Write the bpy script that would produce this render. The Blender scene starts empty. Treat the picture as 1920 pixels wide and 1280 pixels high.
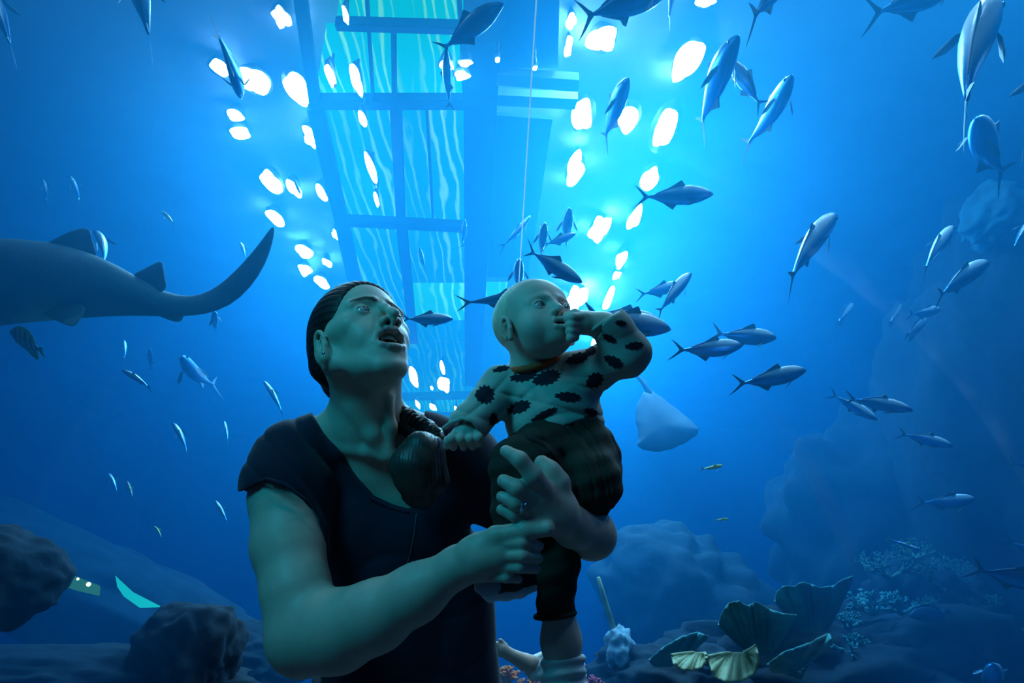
import bpy, bmesh, math, random
import numpy as np
from mathutils import Vector, Matrix

SC = bpy.context.scene
COL = SC.collection

# ------------------------------------------------------------------ camera
F = 1280.0                       # focal length in pixels of the 1920 px frame (24 mm on 36 mm)
PITCH, YAW = math.radians(22.5), math.radians(-1.1)
CAM = Vector((0.0, 0.0, 1.05))
cam_data = bpy.data.cameras.new('camera')
cam_data.lens, cam_data.sensor_width = 24.0, 36.0
cam_data.clip_start, cam_data.clip_end = 0.05, 200
cam = bpy.data.objects.new('camera', cam_data)
cam.location = CAM
cam.rotation_euler = (math.radians(90) + PITCH, 0, YAW)
COL.objects.link(cam)
SC.camera = cam
RCAM = cam.rotation_euler.to_matrix()
c_right, c_up, c_fwd = RCAM @ Vector((1, 0, 0)), RCAM @ Vector((0, 1, 0)), RCAM @ Vector((0, 0, -1))

# ------------------------------------------------------------------ world, exposure
world = bpy.data.worlds.new('world')
SC.world = world
world.use_nodes = True
bg = world.node_tree.nodes['Background']
bg.inputs[0].default_value = (0.004, 0.03, 0.06, 1)
bg.inputs[1].default_value = 1.0
SC.view_settings.view_transform = 'Standard'
SC.view_settings.look = 'None'
SC.view_settings.gamma = 1.0
SC.view_settings.use_curve_mapping = False
SC.view_settings.exposure = 0.0
SC.cycles.volume_bounces = 1
SC.cycles.max_bounces = 6
SC.cycles.glossy_bounces = 2
SC.cycles.diffuse_bounces = 2
SC.cycles.transparent_max_bounces = 24

# added teal fill light, above left of the camera, for the people
def area_light(name, loc, target, size, power, color):
    l = bpy.data.lights.new(name, 'AREA')
    l.shape = 'RECTANGLE'; l.size, l.size_y = size
    l.energy = power; l.color = color
    o = bpy.data.objects.new(name, l)
    o.location = loc
    o.rotation_euler = (Vector(target) - Vector(loc)).to_track_quat('-Z', 'Y').to_euler()
    COL.objects.link(o)
    return o
FILL = area_light('fill_light', (-.95, .1, 2.15), (.1, 1.25, 1.2), (.5, .5), 9.5, (0.018, 0.68, 0.98))

# ------------------------------------------------------------------ helpers
def ray(px, py):
    return (c_right * ((px - 960) / F) + c_up * ((640 - py) / F) + c_fwd)
def P(px, py, d):
    """point seen at pixel (px, py) of the 1920x1280 frame, d metres along the lens axis"""
    return CAM + ray(px, py) * d
def Pz(px, py, z):
    r = ray(px, py)
    return CAM + r * ((z - CAM.z) / r.z)

def nodes(name):
    m = bpy.data.materials.new(name); m.use_nodes = True
    nt = m.node_tree; nt.nodes.clear()
    return m, nt, nt.nodes, nt.links
def principled(name, color, rough=0.5, metal=0.0, noise=0.0, nscale=8.0, bump=0.0, bscale=40.0, spec=0.5, sss=0.0, vcol=None, sheen=0.0):
    m, nt, N, L = nodes(name)
    out = N.new('ShaderNodeOutputMaterial'); b = N.new('ShaderNodeBsdfPrincipled')
    L.new(b.outputs[0], out.inputs[0])
    b.inputs['Base Color'].default_value = (*color, 1)
    b.inputs['Roughness'].default_value = rough
    b.inputs['Metallic'].default_value = metal
    b.inputs['Specular IOR Level'].default_value = spec
    if sheen: b.inputs['Sheen Weight'].default_value = sheen
    tc = N.new('ShaderNodeTexCoord')
    src = None
    if vcol:
        a = N.new('ShaderNodeVertexColor'); a.layer_name = vcol
        L.new(a.outputs[0], b.inputs['Base Color']); src = a.outputs[0]
    if noise:
        nz = N.new('ShaderNodeTexNoise'); nz.inputs['Scale'].default_value = nscale; nz.inputs['Detail'].default_value = 6
        L.new(tc.outputs['Object'], nz.inputs['Vector'])
        mr = N.new('ShaderNodeMapRange'); mr.inputs['From Min'].default_value = .3; mr.inputs['From Max'].default_value = .7
        mr.inputs['To Min'].default_value = 1 - noise; mr.inputs['To Max'].default_value = 1 + noise
        L.new(nz.outputs['Fac'], mr.inputs['Value'])
        mx = N.new('ShaderNodeVectorMath'); mx.operation = 'SCALE'
        if src is not None: L.new(src, mx.inputs[0])
        else: mx.inputs[0].default_value = color
        L.new(mr.outputs[0], mx.inputs['Scale'])
        L.new(mx.outputs[0], b.inputs['Base Color'])
    if bump:
        nb = N.new('ShaderNodeTexNoise'); nb.inputs['Scale'].default_value = bscale; nb.inputs['Detail'].default_value = 8
        L.new(tc.outputs['Object'], nb.inputs['Vector'])
        bp = N.new('ShaderNodeBump'); bp.inputs['Strength'].default_value = bump; bp.inputs['Distance'].default_value = .02
        L.new(nb.outputs['Fac'], bp.inputs['Height']); L.new(bp.outputs[0], b.inputs['Normal'])
    return m
def emitter(name, color, strength):
    m, nt, N, L = nodes(name)
    out = N.new('ShaderNodeOutputMaterial'); e = N.new('ShaderNodeEmission')
    e.inputs[0].default_value = (*color, 1); e.inputs[1].default_value = strength
    L.new(e.outputs[0], out.inputs[0])
    return m

def link(name, mesh, mat=None, parent=None, smooth=True):
    o = bpy.data.objects.new(name, mesh); COL.objects.link(o)
    if mat is not None and not mesh.materials: mesh.materials.append(mat)
    if parent is not None: o.parent = parent
    if smooth: mesh.polygons.foreach_set('use_smooth', [True] * len(mesh.polygons))
    return o
def from_bm(name, bm, mat, parent=None, smooth=True):
    me = bpy.data.meshes.new(name); bm.normal_update(); bm.to_mesh(me); bm.free()
    return link(name, me, mat, parent, smooth)
def from_data(name, v, f, mat, parent=None, smooth=True):
    me = bpy.data.meshes.new(name); me.from_pydata([tuple(x) for x in v], [], [tuple(x) for x in f]); me.update()
    return link(name, me, mat, parent, smooth)
def tag(o, label=None, cat=None, group=None, kind=None):
    if label: o['label'] = label
    if cat: o['category'] = cat
    if group: o['group'] = group
    if kind: o['kind'] = kind
    return o
def empty(name, loc, label=None, cat=None, group=None):
    o = bpy.data.objects.new(name, None); o.location = loc; o.empty_display_size = .1; COL.objects.link(o)
    return tag(o, label, cat, group)
def add_box(bm, c, s, rot=None):
    """axis box of full size s at c, optionally turned by a 3x3 matrix"""
    g = bmesh.ops.create_cube(bm, size=1.0)['verts']
    M = Matrix.Diagonal((*s, 1))
    if rot is not None: M = rot.to_4x4() @ M
    M = Matrix.Translation(c) @ M
    bmesh.ops.transform(bm, matrix=M, verts=g)
    return g
def bar_bm(a, b, w, h, bm=None, bev=0.0):
    """square bar between two points"""
    bm = bm or bmesh.new()
    a, b = Vector(a), Vector(b); d = b - a
    rot = d.to_track_quat('Y', 'Z').to_matrix()
    add_box(bm, (a + b) / 2, (w, d.length, h), rot)
    if bev: bmesh.ops.bevel(bm, geom=list(bm.edges), offset=bev, segments=2, affect='EDGES')
    return bm
def tube_data(pts, radii, n=10, cap=True):
    """swept tube through pts (numpy / Vector) with varying radius"""
    pts = [Vector(p) for p in pts]; v, f = [], []
    up = None
    for i, p in enumerate(pts):
        t = (pts[min(i + 1, len(pts) - 1)] - pts[max(i - 1, 0)]).normalized()
        if up is None:
            up = t.orthogonal().normalized()
        up = (up - t * up.dot(t)).normalized(); s = t.cross(up)
        r = radii[i] if hasattr(radii, '__len__') else radii
        for k in range(n):
            a = 2 * math.pi * k / n
            v.append(p + (up * math.cos(a) + s * math.sin(a)) * r)
    for i in range(len(pts) - 1):
        for k in range(n):
            f.append((i * n + k, i * n + (k + 1) % n, (i + 1) * n + (k + 1) % n, (i + 1) * n + k))
    if cap:
        f.append(tuple(reversed(range(n)))); f.append(tuple(range((len(pts) - 1) * n, len(pts) * n)))
    return v, f
# ================================================================== the setting
X0, X1, Y0, Y1, ZF, ZS = -10.0, 10.0, -7.0, 19.0, -0.6, 5.7      # tank extents, floor and water surface
TR, TC = 1.75, 0.75                                            # tunnel radius and spring height

def arch(r, n=28, z0=ZF):
    pts = [(-r, z0)] + [(-r * math.cos(math.pi * i / n), TC + r * math.sin(math.pi * i / n)) for i in range(n + 1)] + [(r, z0)]
    return pts

# water: one closed body with the tunnel cut out of it
def water_material():
    m, nt, N, L = nodes('tank_water')
    out = N.new('ShaderNodeOutputMaterial')
    sc = N.new('ShaderNodeVolumeScatter'); sc.inputs['Color'].default_value = (0.03, 0.50, 1.0, 1)
    sc.inputs['Density'].default_value = 0.075; sc.inputs['Anisotropy'].default_value = 0.56
    ab = N.new('ShaderNodeVolumeAbsorption'); ab.inputs['Color'].default_value = (0.0, 0.64, 0.93, 1)
    ab.inputs['Density'].default_value = 0.36
    ad = N.new('ShaderNodeAddShader')
    L.new(sc.outputs[0], ad.inputs[0]); L.new(ab.outputs[0], ad.inputs[1]); L.new(ad.outputs[0], out.inputs['Volume'])
    return m
YT = 5.0                                                       # the tunnel bends away here behind an end panel
bm = bmesh.new()
outer = [(X0, ZF), (X0, ZS), (X1, ZS), (X1, ZF)]
inner = list(reversed(arch(TR + .06)))
sec = outer + inner
va = [bm.verts.new((x, Y0, z)) for x, z in sec]
oa = [bm.verts.new((x, Y1, z)) for x, z in outer]
ia = [bm.verts.new((x, YT, z)) for x, z in inner]
n, q = len(sec), len(inner)
for i in range(3): bm.faces.new((va[i], va[i + 1], oa[i + 1], oa[i]))
for i in range(q - 1): bm.faces.new((va[4 + i], va[5 + i], ia[i + 1], ia[i]))
bm.faces.new(va[::-1]); bm.faces.new(oa); bm.faces.new(ia)
bm.faces.new((va[3], va[4], ia[0], ia[-1], va[n - 1], va[0], oa[0], oa[3]))
bmesh.ops.recalc_face_normals(bm, faces=bm.faces)
water = from_bm('tank_water', bm, water_material(), smooth=False)
tag(water, 'clear blue water filling the tank around the tunnel', 'water', kind='stuff')

# rock-plastered tank walls, floor and the hall ceiling above the water
M_wall = principled('tank_wall_paint', (0.03, 0.10, 0.16), .9, noise=.5, nscale=.9, bump=.8, bscale=2.5)
M_sand = principled('tank_sand', (0.10, 0.16, 0.17), .95, noise=.3, nscale=2, bump=.6, bscale=6)
M_ceil = principled('hall_ceiling_paint', (0.35, 0.45, 0.5), .8, noise=.1, nscale=1)
def rock_sheet(name, o, u, v, nu, nv, amp, seed, mat):
    rnd = np.random.RandomState(seed)
    o, u, v = Vector(o), Vector(u), Vector(v); nrm = u.cross(v).normalized()
    ph = rnd.rand(8, 3) * 6.28; fr = rnd.rand(8, 2) * 9 + 2
    vs, fs = [], []
    for j in range(nv + 1):
        for i in range(nu + 1):
            a, b = i / nu, j / nv
            h = sum(math.sin(fr[k, 0] * a * (1 + k * .5) + ph[k, 0]) * math.sin(fr[k, 1] * b * (1 + k * .4) + ph[k, 1]) / (1 + k * .6) for k in range(8))
            vs.append(o + u * a + v * b + nrm * (amp * (h * .5)))
    for j in range(nv):
        for i in range(nu):
            k = j * (nu + 1) + i; fs.append((k, k + 1, k + nu + 2, k + nu + 1))
    s = from_data(name, vs, fs, mat); tag(s, kind='structure'); return s
rock_sheet('wall_left', (X0 - .9, Y0, ZF), (0, Y1 - Y0, 0), (0, 0, ZS - ZF + .5), 60, 20, .5, 1, M_wall)
rock_sheet('wall_right', (X1 + .9, Y1, ZF), (0, Y0 - Y1, 0), (0, 0, ZS - ZF + .5), 60, 20, .5, 2, M_wall)
rock_sheet('wall_back', (X0, Y1 + .8, ZF), (X1 - X0, 0, 0), (0, 0, ZS - ZF + .5), 50, 20, .4, 3, M_wall)
rock_sheet('floor', (X0, Y0, ZF + .1), (X1 - X0, 0, 0), (0, Y1 - Y0, 0), 40, 50, .12, 4, M_sand)
rock_sheet('wall_front', (X1, Y0 - .6, ZF), (X0 - X1, 0, 0), (0, 0, ZS - ZF + .5), 30, 12, .2, 5, M_wall)
bm = bmesh.new(); add_box(bm, (0, 6, 6.95), (24, 30, .2))
tag(from_bm('ceiling', bm, M_ceil, smooth=False), kind='structure')

# acrylic tunnel: clear panels meeting in sealed joints
def acrylic():
    m, nt, N, L = nodes('clear_acrylic')
    out = N.new('ShaderNodeOutputMaterial')
    t = N.new('ShaderNodeBsdfTransparent'); t.inputs[0].default_value = (.97, .99, 1, 1)
    g = N.new('ShaderNodeBsdfGlossy'); g.inputs['Roughness'].default_value = .04
    lw = N.new('ShaderNodeLayerWeight'); lw.inputs[0].default_value = .25
    mr = N.new('ShaderNodeMath'); mr.operation = 'MULTIPLY'; mr.inputs[1].default_value = .025
    mx = N.new('ShaderNodeMixShader')
    L.new(lw.outputs['Fresnel'], mr.inputs[0]); L.new(mr.outputs[0], mx.inputs[0]); L.new(t.outputs[0], mx.inputs[1]); L.new(g.outputs[0], mx.inputs[2])
    L.new(mx.outputs[0], out.inputs[0]); return m
M_acr = acrylic()
M_joint, _nt, _N, _L = nodes('joint_sealant')
_o = _N.new('ShaderNodeOutputMaterial'); _t = _N.new('ShaderNodeBsdfTranslucent'); _t.inputs[0].default_value = (.95, .97, 1, 1)
_L.new(_t.outputs[0], _o.inputs[0])
M_curb = principled('curb_paint', (.03, .05, .06), .6)
def panel(y0, y1):
    """one bent acrylic panel of the tunnel"""
    sec = arch(TR, 32, .5); bm = bmesh.new()
    vs = [[bm.verts.new((x, y, z)) for x, z in sec] for y in (y0, y1)]
    for i in range(len(sec) - 1): bm.faces.new((vs[0][i], vs[0][i + 1], vs[1][i + 1], vs[1][i]))
    o = from_bm('window_1', bm, M_acr); tag(o, kind='structure'); return o
ys = [Y0 + .05, -3.4, 4.95]
wins = []
for i in range(2):
    o = panel(ys[i], ys[i + 1]); o.name = 'window_%d' % (i + 1); wins.append(o)
# sealed joints: along the crown and round one arch
v, f = tube_data([(0.085, y, TC + TR - .008) for y in np.linspace(Y0 + .1, 4.9, 20)], 0.0022, 8)
tag(from_data('trim_1', v, f, M_joint), kind='structure')
bm = bmesh.new()
for sx in (-1, 1): add_box(bm, (sx * (TR + .02), -1.0, -.05), (.25, 11.9, 1.1))
add_box(bm, (0, 5.0, -.05), (3.4, .12, 1.1))
tag(from_bm('baseboard_tunnel', bm, M_curb, smooth=False), kind='structure')
bm = bmesh.new(); add_box(bm, (0, -1.0, -.05), (3.3, 11.8, .1))
tag(from_bm('floor_tunnel', bm, principled('tunnel_carpet', (.02, .03, .04), .9, noise=.3, nscale=60), smooth=False), kind='structure')
# ================================================================== above the water: lamps and the skylight ladder
ZL = 6.69
M_lens = emitter('lamp_lens', (1.0, 0.97, 0.95), 165)
M_lens2 = emitter('lamp_lens_bright', (1.0, 0.97, 0.95), 285)
M_warm = emitter('warm_lens', (1.0, 0.16, 0.03), 330)
M_house = principled('lamp_housing', (.05, .06, .07), .5)
rnd = random.Random(5)
def make_lamp(name, c, R, stretch, mat, lens_seed, label, group, ztop):
    """a hanging lamp: stem, housing and a lobed lens"""
    rn = random.Random(lens_seed)
    root = empty(name, c, label, 'lamp', group)
    n = 27; bm = bmesh.new()
    lobes = [rn.uniform(.62, 1.18) for _ in range(9)]
    def rad(a):
        t = a / (2 * math.pi) * 9; i = int(t) % 9; f = t - int(t)
        return R * (lobes[i] * (1 - f) + lobes[(i + 1) % 9] * f)
    cc = bm.verts.new((0, 0, -.03)); ring = []
    for k in range(n):
        a = 2 * math.pi * k / n
        ring.append(bm.verts.new((math.cos(a) * rad(a), math.sin(a) * rad(a) * stretch, 0)))
    for k in range(n): bm.faces.new((cc, ring[(k + 1) % n], ring[k]))
    from_bm('lens', bm, mat, root)
    bm = bmesh.new()
    bmesh.ops.create_cone(bm, cap_ends=True, segments=14, radius1=R * 1.05, radius2=R * .5, depth=.14)
    bmesh.ops.scale(bm, vec=(1, stretch, 1), verts=bm.verts)
    bmesh.ops.translate(bm, vec=(0, 0, .08), verts=bm.verts)
    from_bm('housing', bm, M_house, root)
    v, f = tube_data([(0, 0, .14), (0, 0, ztop - c.z)], .015, 6)
    from_data('stem', v, f, M_house, root)
    return root
# px, py, half width, half height in the frame
left_row = [(478,152,30,30),(556,165,24,34),(410,128,19,17),(448,248,22,13),(441,216,18,11),(581,258,11,22),(510,342,20,26),(551,352,12,18),(603,362,9,20),
            (516,408,13,20),(570,472,15,12),(604,530,13,13),(571,507,13,12),(612,492,8,9),(527,32,17,22),(629,440,6,10),(650,590,14,16),(672,650,10,12)]
right_row = [(1128,74,27,30),(1291,115,28,44),(1324,3,20,14),(1094,216,22,36),(1177,220,24,32),(1246,240,26,52),(1078,318,17,34),(1219,335,20,28),(1124,430,19,28),(1191,408,15,26),
             (1165,487,10,20),(1156,517,8,8),(1080,562,18,28),(1141,560,7,24),(1071,40,9,18),(1120,640,10,14),(1130,600,8,10),(1066,90,7,22)]
pane_row = [(648,30,5,20),(620,140,8,26),(668,150,11,30),(680,222,8,18),(697,320,7,36),(706,375,4,16),(836,122,15,11),(866,142,16,10),(872,118,14,7),(1003,128,5,5),(933,112,5,5)]
warm_row = [(776,708,9,20),(834,722,12,16),(830,690,4,14),(809,727,3,5),(856,770,4,9),(783,757,4,9),(812,763,6,8),(826,800,5,5)]
ORD = ['topmost', 'second', 'third', 'fourth', 'fifth', 'sixth', 'seventh', 'eighth', 'ninth', 'tenth', 'eleventh', 'twelfth', 'thirteenth', 'fourteenth', 'fifteenth', 'sixteenth', 'seventeenth', 'eighteenth', 'nineteenth', 'twentieth']
def rowlamps(row, name, mat, text, group, seed, z, ztop):
    order = sorted(range(len(row)), key=lambda i: row[i][1])
    for i, (px, py, w, h) in enumerate(row):
        c = Pz(px, py, z); top = Pz(px, py - h, z); R = w / F * (c - CAM).dot(c_fwd)
        st = max(.3, abs((top - c).y) / R); k = order.index(i)
        lbl = '%s, %s' % (text, 'topmost in the photo' if k == 0 else ORD[k] + ' from the top')
        make_lamp(name, c, R, st, mat, seed + i, lbl, group, ztop)
rowlamps(left_row, 'downlight', M_lens, 'white downlight left of the skylight', 'downlights left of the skylight', 10, ZL, 6.85)
rowlamps(right_row, 'downlight', M_lens2, 'white downlight right of the skylight', 'downlights right of the skylight', 40, ZL, 6.85)
for i, (x, y, r) in enumerate([(-3.4, 2.8, .16), (-2.4, -1.4, .15), (2.2, -2.0, .15), (1.6, 2.2, .2), (3.2, 3.0, .25), (4.8, 3.4, .2), (3.6, .8, .15)]):  # unseen lamps, added to brighten the fish backs from above
    make_lamp('downlight', Vector((x, y, ZL)), r, 1.1, M_lens, 140 + i, 'added white downlight above the camera, out of frame, %s of its row' % (ORD[i] if i else 'first'), 'added downlights above the camera', 6.85)
rowlamps(pane_row, 'spotlight', M_lens, 'small white spotlight glinting before the skylight panes', 'small spotlights at the skylight', 70, 5.9, 6.16)
rowlamps(warm_row, 'pendant_lamp', M_warm, 'small warm yellow lamp far down the skylight', 'warm lamps at the far end of the skylight', 90, 5.9, 6.16)

# skylight ladder: beams, and panes with ripple-bent light painted on as stripes
ZB = 6.22
M_beam = principled('skylight_beam_paint', (.01, .035, .06), .6)
def pane_mat(name, base, line, k, scale, seed):  # line colour paints the streaks of light bent by the water
    k *= 1.5
    m, nt, N, L = nodes(name)
    out = N.new('ShaderNodeOutputMaterial'); e = N.new('ShaderNodeEmission')
    tc = N.new('ShaderNodeTexCoord'); mp = N.new('ShaderNodeMapping')
    mp.inputs['Scale'].default_value = (1, .16, 1); mp.inputs['Location'].default_value = (seed, seed * 3.1, 0)
    wv = N.new('ShaderNodeTexWave'); wv.wave_type = 'BANDS'; wv.bands_direction = 'X'
    wv.inputs['Scale'].default_value = scale; wv.inputs['Distortion'].default_value = 8; wv.inputs['Detail'].default_value = 3
    wv.inputs['Detail Scale'].default_value = 1.6
    nz = N.new('ShaderNodeTexNoise'); nz.inputs['Scale'].default_value = 2.0
    L.new(tc.outputs['Object'], mp.inputs[0]); L.new(mp.outputs[0], wv.inputs['Vector']); L.new(mp.outputs[0], nz.inputs['Vector'])
    r1 = N.new('ShaderNodeMapRange'); r1.inputs['From Min'].default_value = .72; r1.inputs['From Max'].default_value = 1
    L.new(wv.outputs['Fac'], r1.inputs[0])
    r2 = N.new('ShaderNodeMapRange'); r2.inputs['From Min'].default_value = .35; r2.inputs['From Max'].default_value = .65
    L.new(nz.outputs['Fac'], r2.inputs[0])
    mu = N.new('ShaderNodeMath'); mu.operation = 'MULTIPLY'; L.new(r1.outputs[0], mu.inputs[0]); L.new(r2.outputs[0], mu.inputs[1])
    mx = N.new('ShaderNodeMix'); mx.data_type = 'RGBA'
    mx.inputs[6].default_value = (*base, 1); mx.inputs[7].default_value = (*line, 1)
    L.new(mu.outputs[0], mx.inputs[0]); L.new(mx.outputs[2], e.inputs[0]); e.inputs[1].default_value = k
    L.new(e.outputs[0], out.inputs[0]); return m
PM = [pane_mat('pane_teal', (.0, .50, .22), (1.1, 1.25, .2), .9, 3.0, 1.3), pane_mat('pane_deep', (.0, .36, .22), (.8, .95, .2), .7, 2.2, 4.7),
      pane_mat('pane_green', (.05, .75, .15), (1.1, 1.5, .2), .9, 1.7, 7.9)]
sky = empty('skylight', Pz(760, 300, ZB), 'long skylight of dark beams and teal panes with painted ripple streaks above the water', 'skylight')
def lab(o):
    o.matrix_parent_inverse = Matrix.Translation(-sky.location); return o
def beam(p0, p1, w_px, h=.12, z=ZB):
    a, b = Pz(*p0, z), Pz(*p1, z); mid = (a + b) / 2
    lab(from_bm('beam', bar_bm(a, b, w_px / F * (mid - CAM).dot(c_fwd), h, bev=.01), M_beam, sky, smooth=False))
lat = lambda px, py: Pz(px, py, ZB)
beam((556,-60), (592,200), 22); beam((592,200), (640,412), 27); beam((640,412), (690,640), 22)
beam((742,195), (752,412), 19); beam((752,412), (776,640), 17); beam((738,45), (740,190), 9)
beam((908,-60), (886,720), 42); beam((858,-60), (872,190), 7)
beam((630,44), (900,52), 18); beam((585,190), (905,190), 26); beam((630,412), (900,426), 22); beam((700,745), (905,740), 24); beam((660,-30), (900,-26), 16)
beam((686,-40), (700,190), 5); beam((800,200), (812,412), 4)
def pane(c, m, dz=.06):
    vs = [Pz(x, y, ZB + dz) for x, y in c]; bm = bmesh.new()
    lo = [bm.verts.new(p) for p in vs]; hi = [bm.verts.new(p + Vector((0, 0, .02))) for p in vs]
    k = len(lo); bm.faces.new(lo); bm.faces.new(hi[::-1])
    for i in range(k): bm.faces.new((lo[i], hi[i], hi[(i + 1) % k], lo[(i + 1) % k]))
    lab(from_bm('pane', bm, m, sky, smooth=False))
pane([(640,-28),(900,-26),(900,50),(630,42)], PM[0]); pane([(612,46),(738,46),(740,188),(590,188)], PM[0]); pane([(742,46),(896,50),(896,188),(744,188)], PM[0])
pane([(596,192),(738,192),(750,410),(640,410)], PM[1]); pane([(744,192),(890,192),(886,424),(754,412)], PM[1])
pane([(644,414),(750,414),(774,640),(690,640)], PM[1]); pane([(756,414),(886,428),(886,530),(766,530)], PM[1]); pane([(766,531),(886,531),(886,600),(774,600)], PM[2])
pane([(700,642),(886,642),(886,738),(706,742)], PM[1]); pane([(706,748),(886,744),(886,772),(712,772)], PM[0]); pane([(910,530),(952,530),(946,560),(908,560)], PM[2])
pane([(774,602),(886,602),(886,640),(776,640)], PM[1])
# pale service deck beside the skylight
M_deck = principled('deck_paint', (.10, .2, .28), .7, noise=.1, nscale=2)
M_deck2 = principled('deck_board_paint', (.02, .1, .2), .7)
deck = empty('service_deck', Pz(990, 200, ZB), 'pale service deck with cross rail above the water right of the skylight', 'deck')
def dk(name, c, m, z, th):
    vs = [Pz(x, y, z) for x, y in c]; bm = bmesh.new()
    lo = [bm.verts.new(p) for p in vs]; hi = [bm.verts.new(p + Vector((0, 0, th))) for p in vs]
    k = len(lo); bm.faces.new(lo); bm.faces.new(hi[::-1])
    for i in range(k): bm.faces.new((lo[i], hi[i], hi[(i + 1) % k], lo[(i + 1) % k]))
    o = from_bm(name, bm, m, deck, smooth=False); o.matrix_parent_inverse = Matrix.Translation(-deck.location)
dk('board', [(938,-40),(1050,-40),(1046,128),(930,128)], M_deck2, ZB + .1, .05)
dk('board', [(928,216),(1036,224),(990,520),(914,520)], M_deck2, ZB + .1, .05)
dk('cross_rail', [(932,140),(1086,150),(1084,172),(930,160)], M_deck, ZB - .08, .1)
dk('cross_rail', [(930,178),(1084,186),(1078,206),(928,198)], M_deck, ZB, .1)
# ================================================================== fish
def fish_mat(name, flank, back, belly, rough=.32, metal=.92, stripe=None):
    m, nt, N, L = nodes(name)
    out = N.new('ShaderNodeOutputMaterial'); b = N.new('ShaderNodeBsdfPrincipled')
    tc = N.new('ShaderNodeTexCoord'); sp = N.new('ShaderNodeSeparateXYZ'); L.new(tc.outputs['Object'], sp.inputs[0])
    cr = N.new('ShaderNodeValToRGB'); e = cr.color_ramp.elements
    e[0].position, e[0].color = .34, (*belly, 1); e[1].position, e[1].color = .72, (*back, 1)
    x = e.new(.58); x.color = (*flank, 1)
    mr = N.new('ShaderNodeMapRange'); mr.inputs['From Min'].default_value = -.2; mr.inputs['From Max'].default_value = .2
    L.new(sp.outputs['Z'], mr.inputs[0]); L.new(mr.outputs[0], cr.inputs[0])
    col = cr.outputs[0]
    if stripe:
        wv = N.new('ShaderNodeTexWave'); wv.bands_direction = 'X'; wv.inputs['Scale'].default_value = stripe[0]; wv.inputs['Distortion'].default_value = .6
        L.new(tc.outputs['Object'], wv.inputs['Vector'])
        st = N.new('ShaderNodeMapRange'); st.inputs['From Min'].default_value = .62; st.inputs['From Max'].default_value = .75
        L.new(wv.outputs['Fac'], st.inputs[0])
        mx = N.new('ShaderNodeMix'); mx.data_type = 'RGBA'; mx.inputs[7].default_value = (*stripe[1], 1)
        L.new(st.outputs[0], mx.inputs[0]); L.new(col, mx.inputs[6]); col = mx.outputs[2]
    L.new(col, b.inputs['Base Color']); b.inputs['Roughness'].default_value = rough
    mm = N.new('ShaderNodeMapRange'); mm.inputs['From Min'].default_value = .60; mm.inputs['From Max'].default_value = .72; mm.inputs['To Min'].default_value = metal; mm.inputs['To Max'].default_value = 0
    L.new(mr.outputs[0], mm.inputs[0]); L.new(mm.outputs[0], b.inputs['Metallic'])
    vo = N.new('ShaderNodeTexVoronoi'); vo.inputs['Scale'].default_value = 70; L.new(tc.outputs['Object'], vo.inputs['Vector'])
    bp = N.new('ShaderNodeBump'); bp.inputs['Strength'].default_value = .15; bp.inputs['Distance'].default_value = .004
    L.new(vo.outputs['Distance'], bp.inputs['Height']); L.new(bp.outputs[0], b.inputs['Normal'])
    L.new(b.outputs[0], out.inputs[0]); return m
M_silver = fish_mat('fish_silver', (.06, .30, .60), (1.0, .97, .93), (.10, .40, .68))  # white back puts the light from above into the colour
M_steel = fish_mat('fish_steel', (.05, .20, .38), (.10, .2, .3), (.08, .28, .46))
M_lemon = fish_mat('fish_lemon', (.75, .72, .2), (.5, .55, .12), (.8, .8, .6), metal=.1)
M_band = fish_mat('fish_banded', (.75, .75, .6), (.7, .6, .15), (.75, .7, .3), metal=.05, stripe=(2.2, (.05, .06, .06)))
M_fin = principled('fish_fin', (.14, .2, .24), .5)
M_finy = principled('fish_fin_yellow', (.75, .68, .08), .5)
M_eye = principled('fish_eye', (.01, .012, .015), .08, spec=.8)
# profile tables: x (0 nose .. 1 tail root), half height above, below, half width   (in body lengths)
PROFILES = {
    'trevally': [(0,.004,.004,.004),(.03,.035,.03,.024),(.1,.078,.06,.048),(.2,.115,.10,.066),(.33,.135,.125,.072),(.46,.13,.125,.066),(.6,.10,.10,.05),(.72,.062,.066,.034),(.82,.03,.032,.022),(.9,.014,.014,.014),(.94,.012,.012,.010)],
    'mackerel': [(0,.004,.004,.004),(.04,.028,.026,.022),(.12,.055,.05,.042),(.25,.08,.078,.056),(.4,.088,.088,.058),(.55,.075,.078,.05),(.68,.052,.055,.036),(.8,.028,.03,.022),(.9,.012,.012,.012),(.94,.01,.01,.009)],
    'angelfish': [(0,.006,.006,.006),(.05,.06,.06,.03),(.14,.15,.14,.055),(.28,.235,.22,.07),(.45,.265,.25,.066),(.6,.235,.22,.05),(.74,.15,.14,.034),(.84,.06,.06,.022),(.92,.045,.045,.012)],
}
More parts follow.
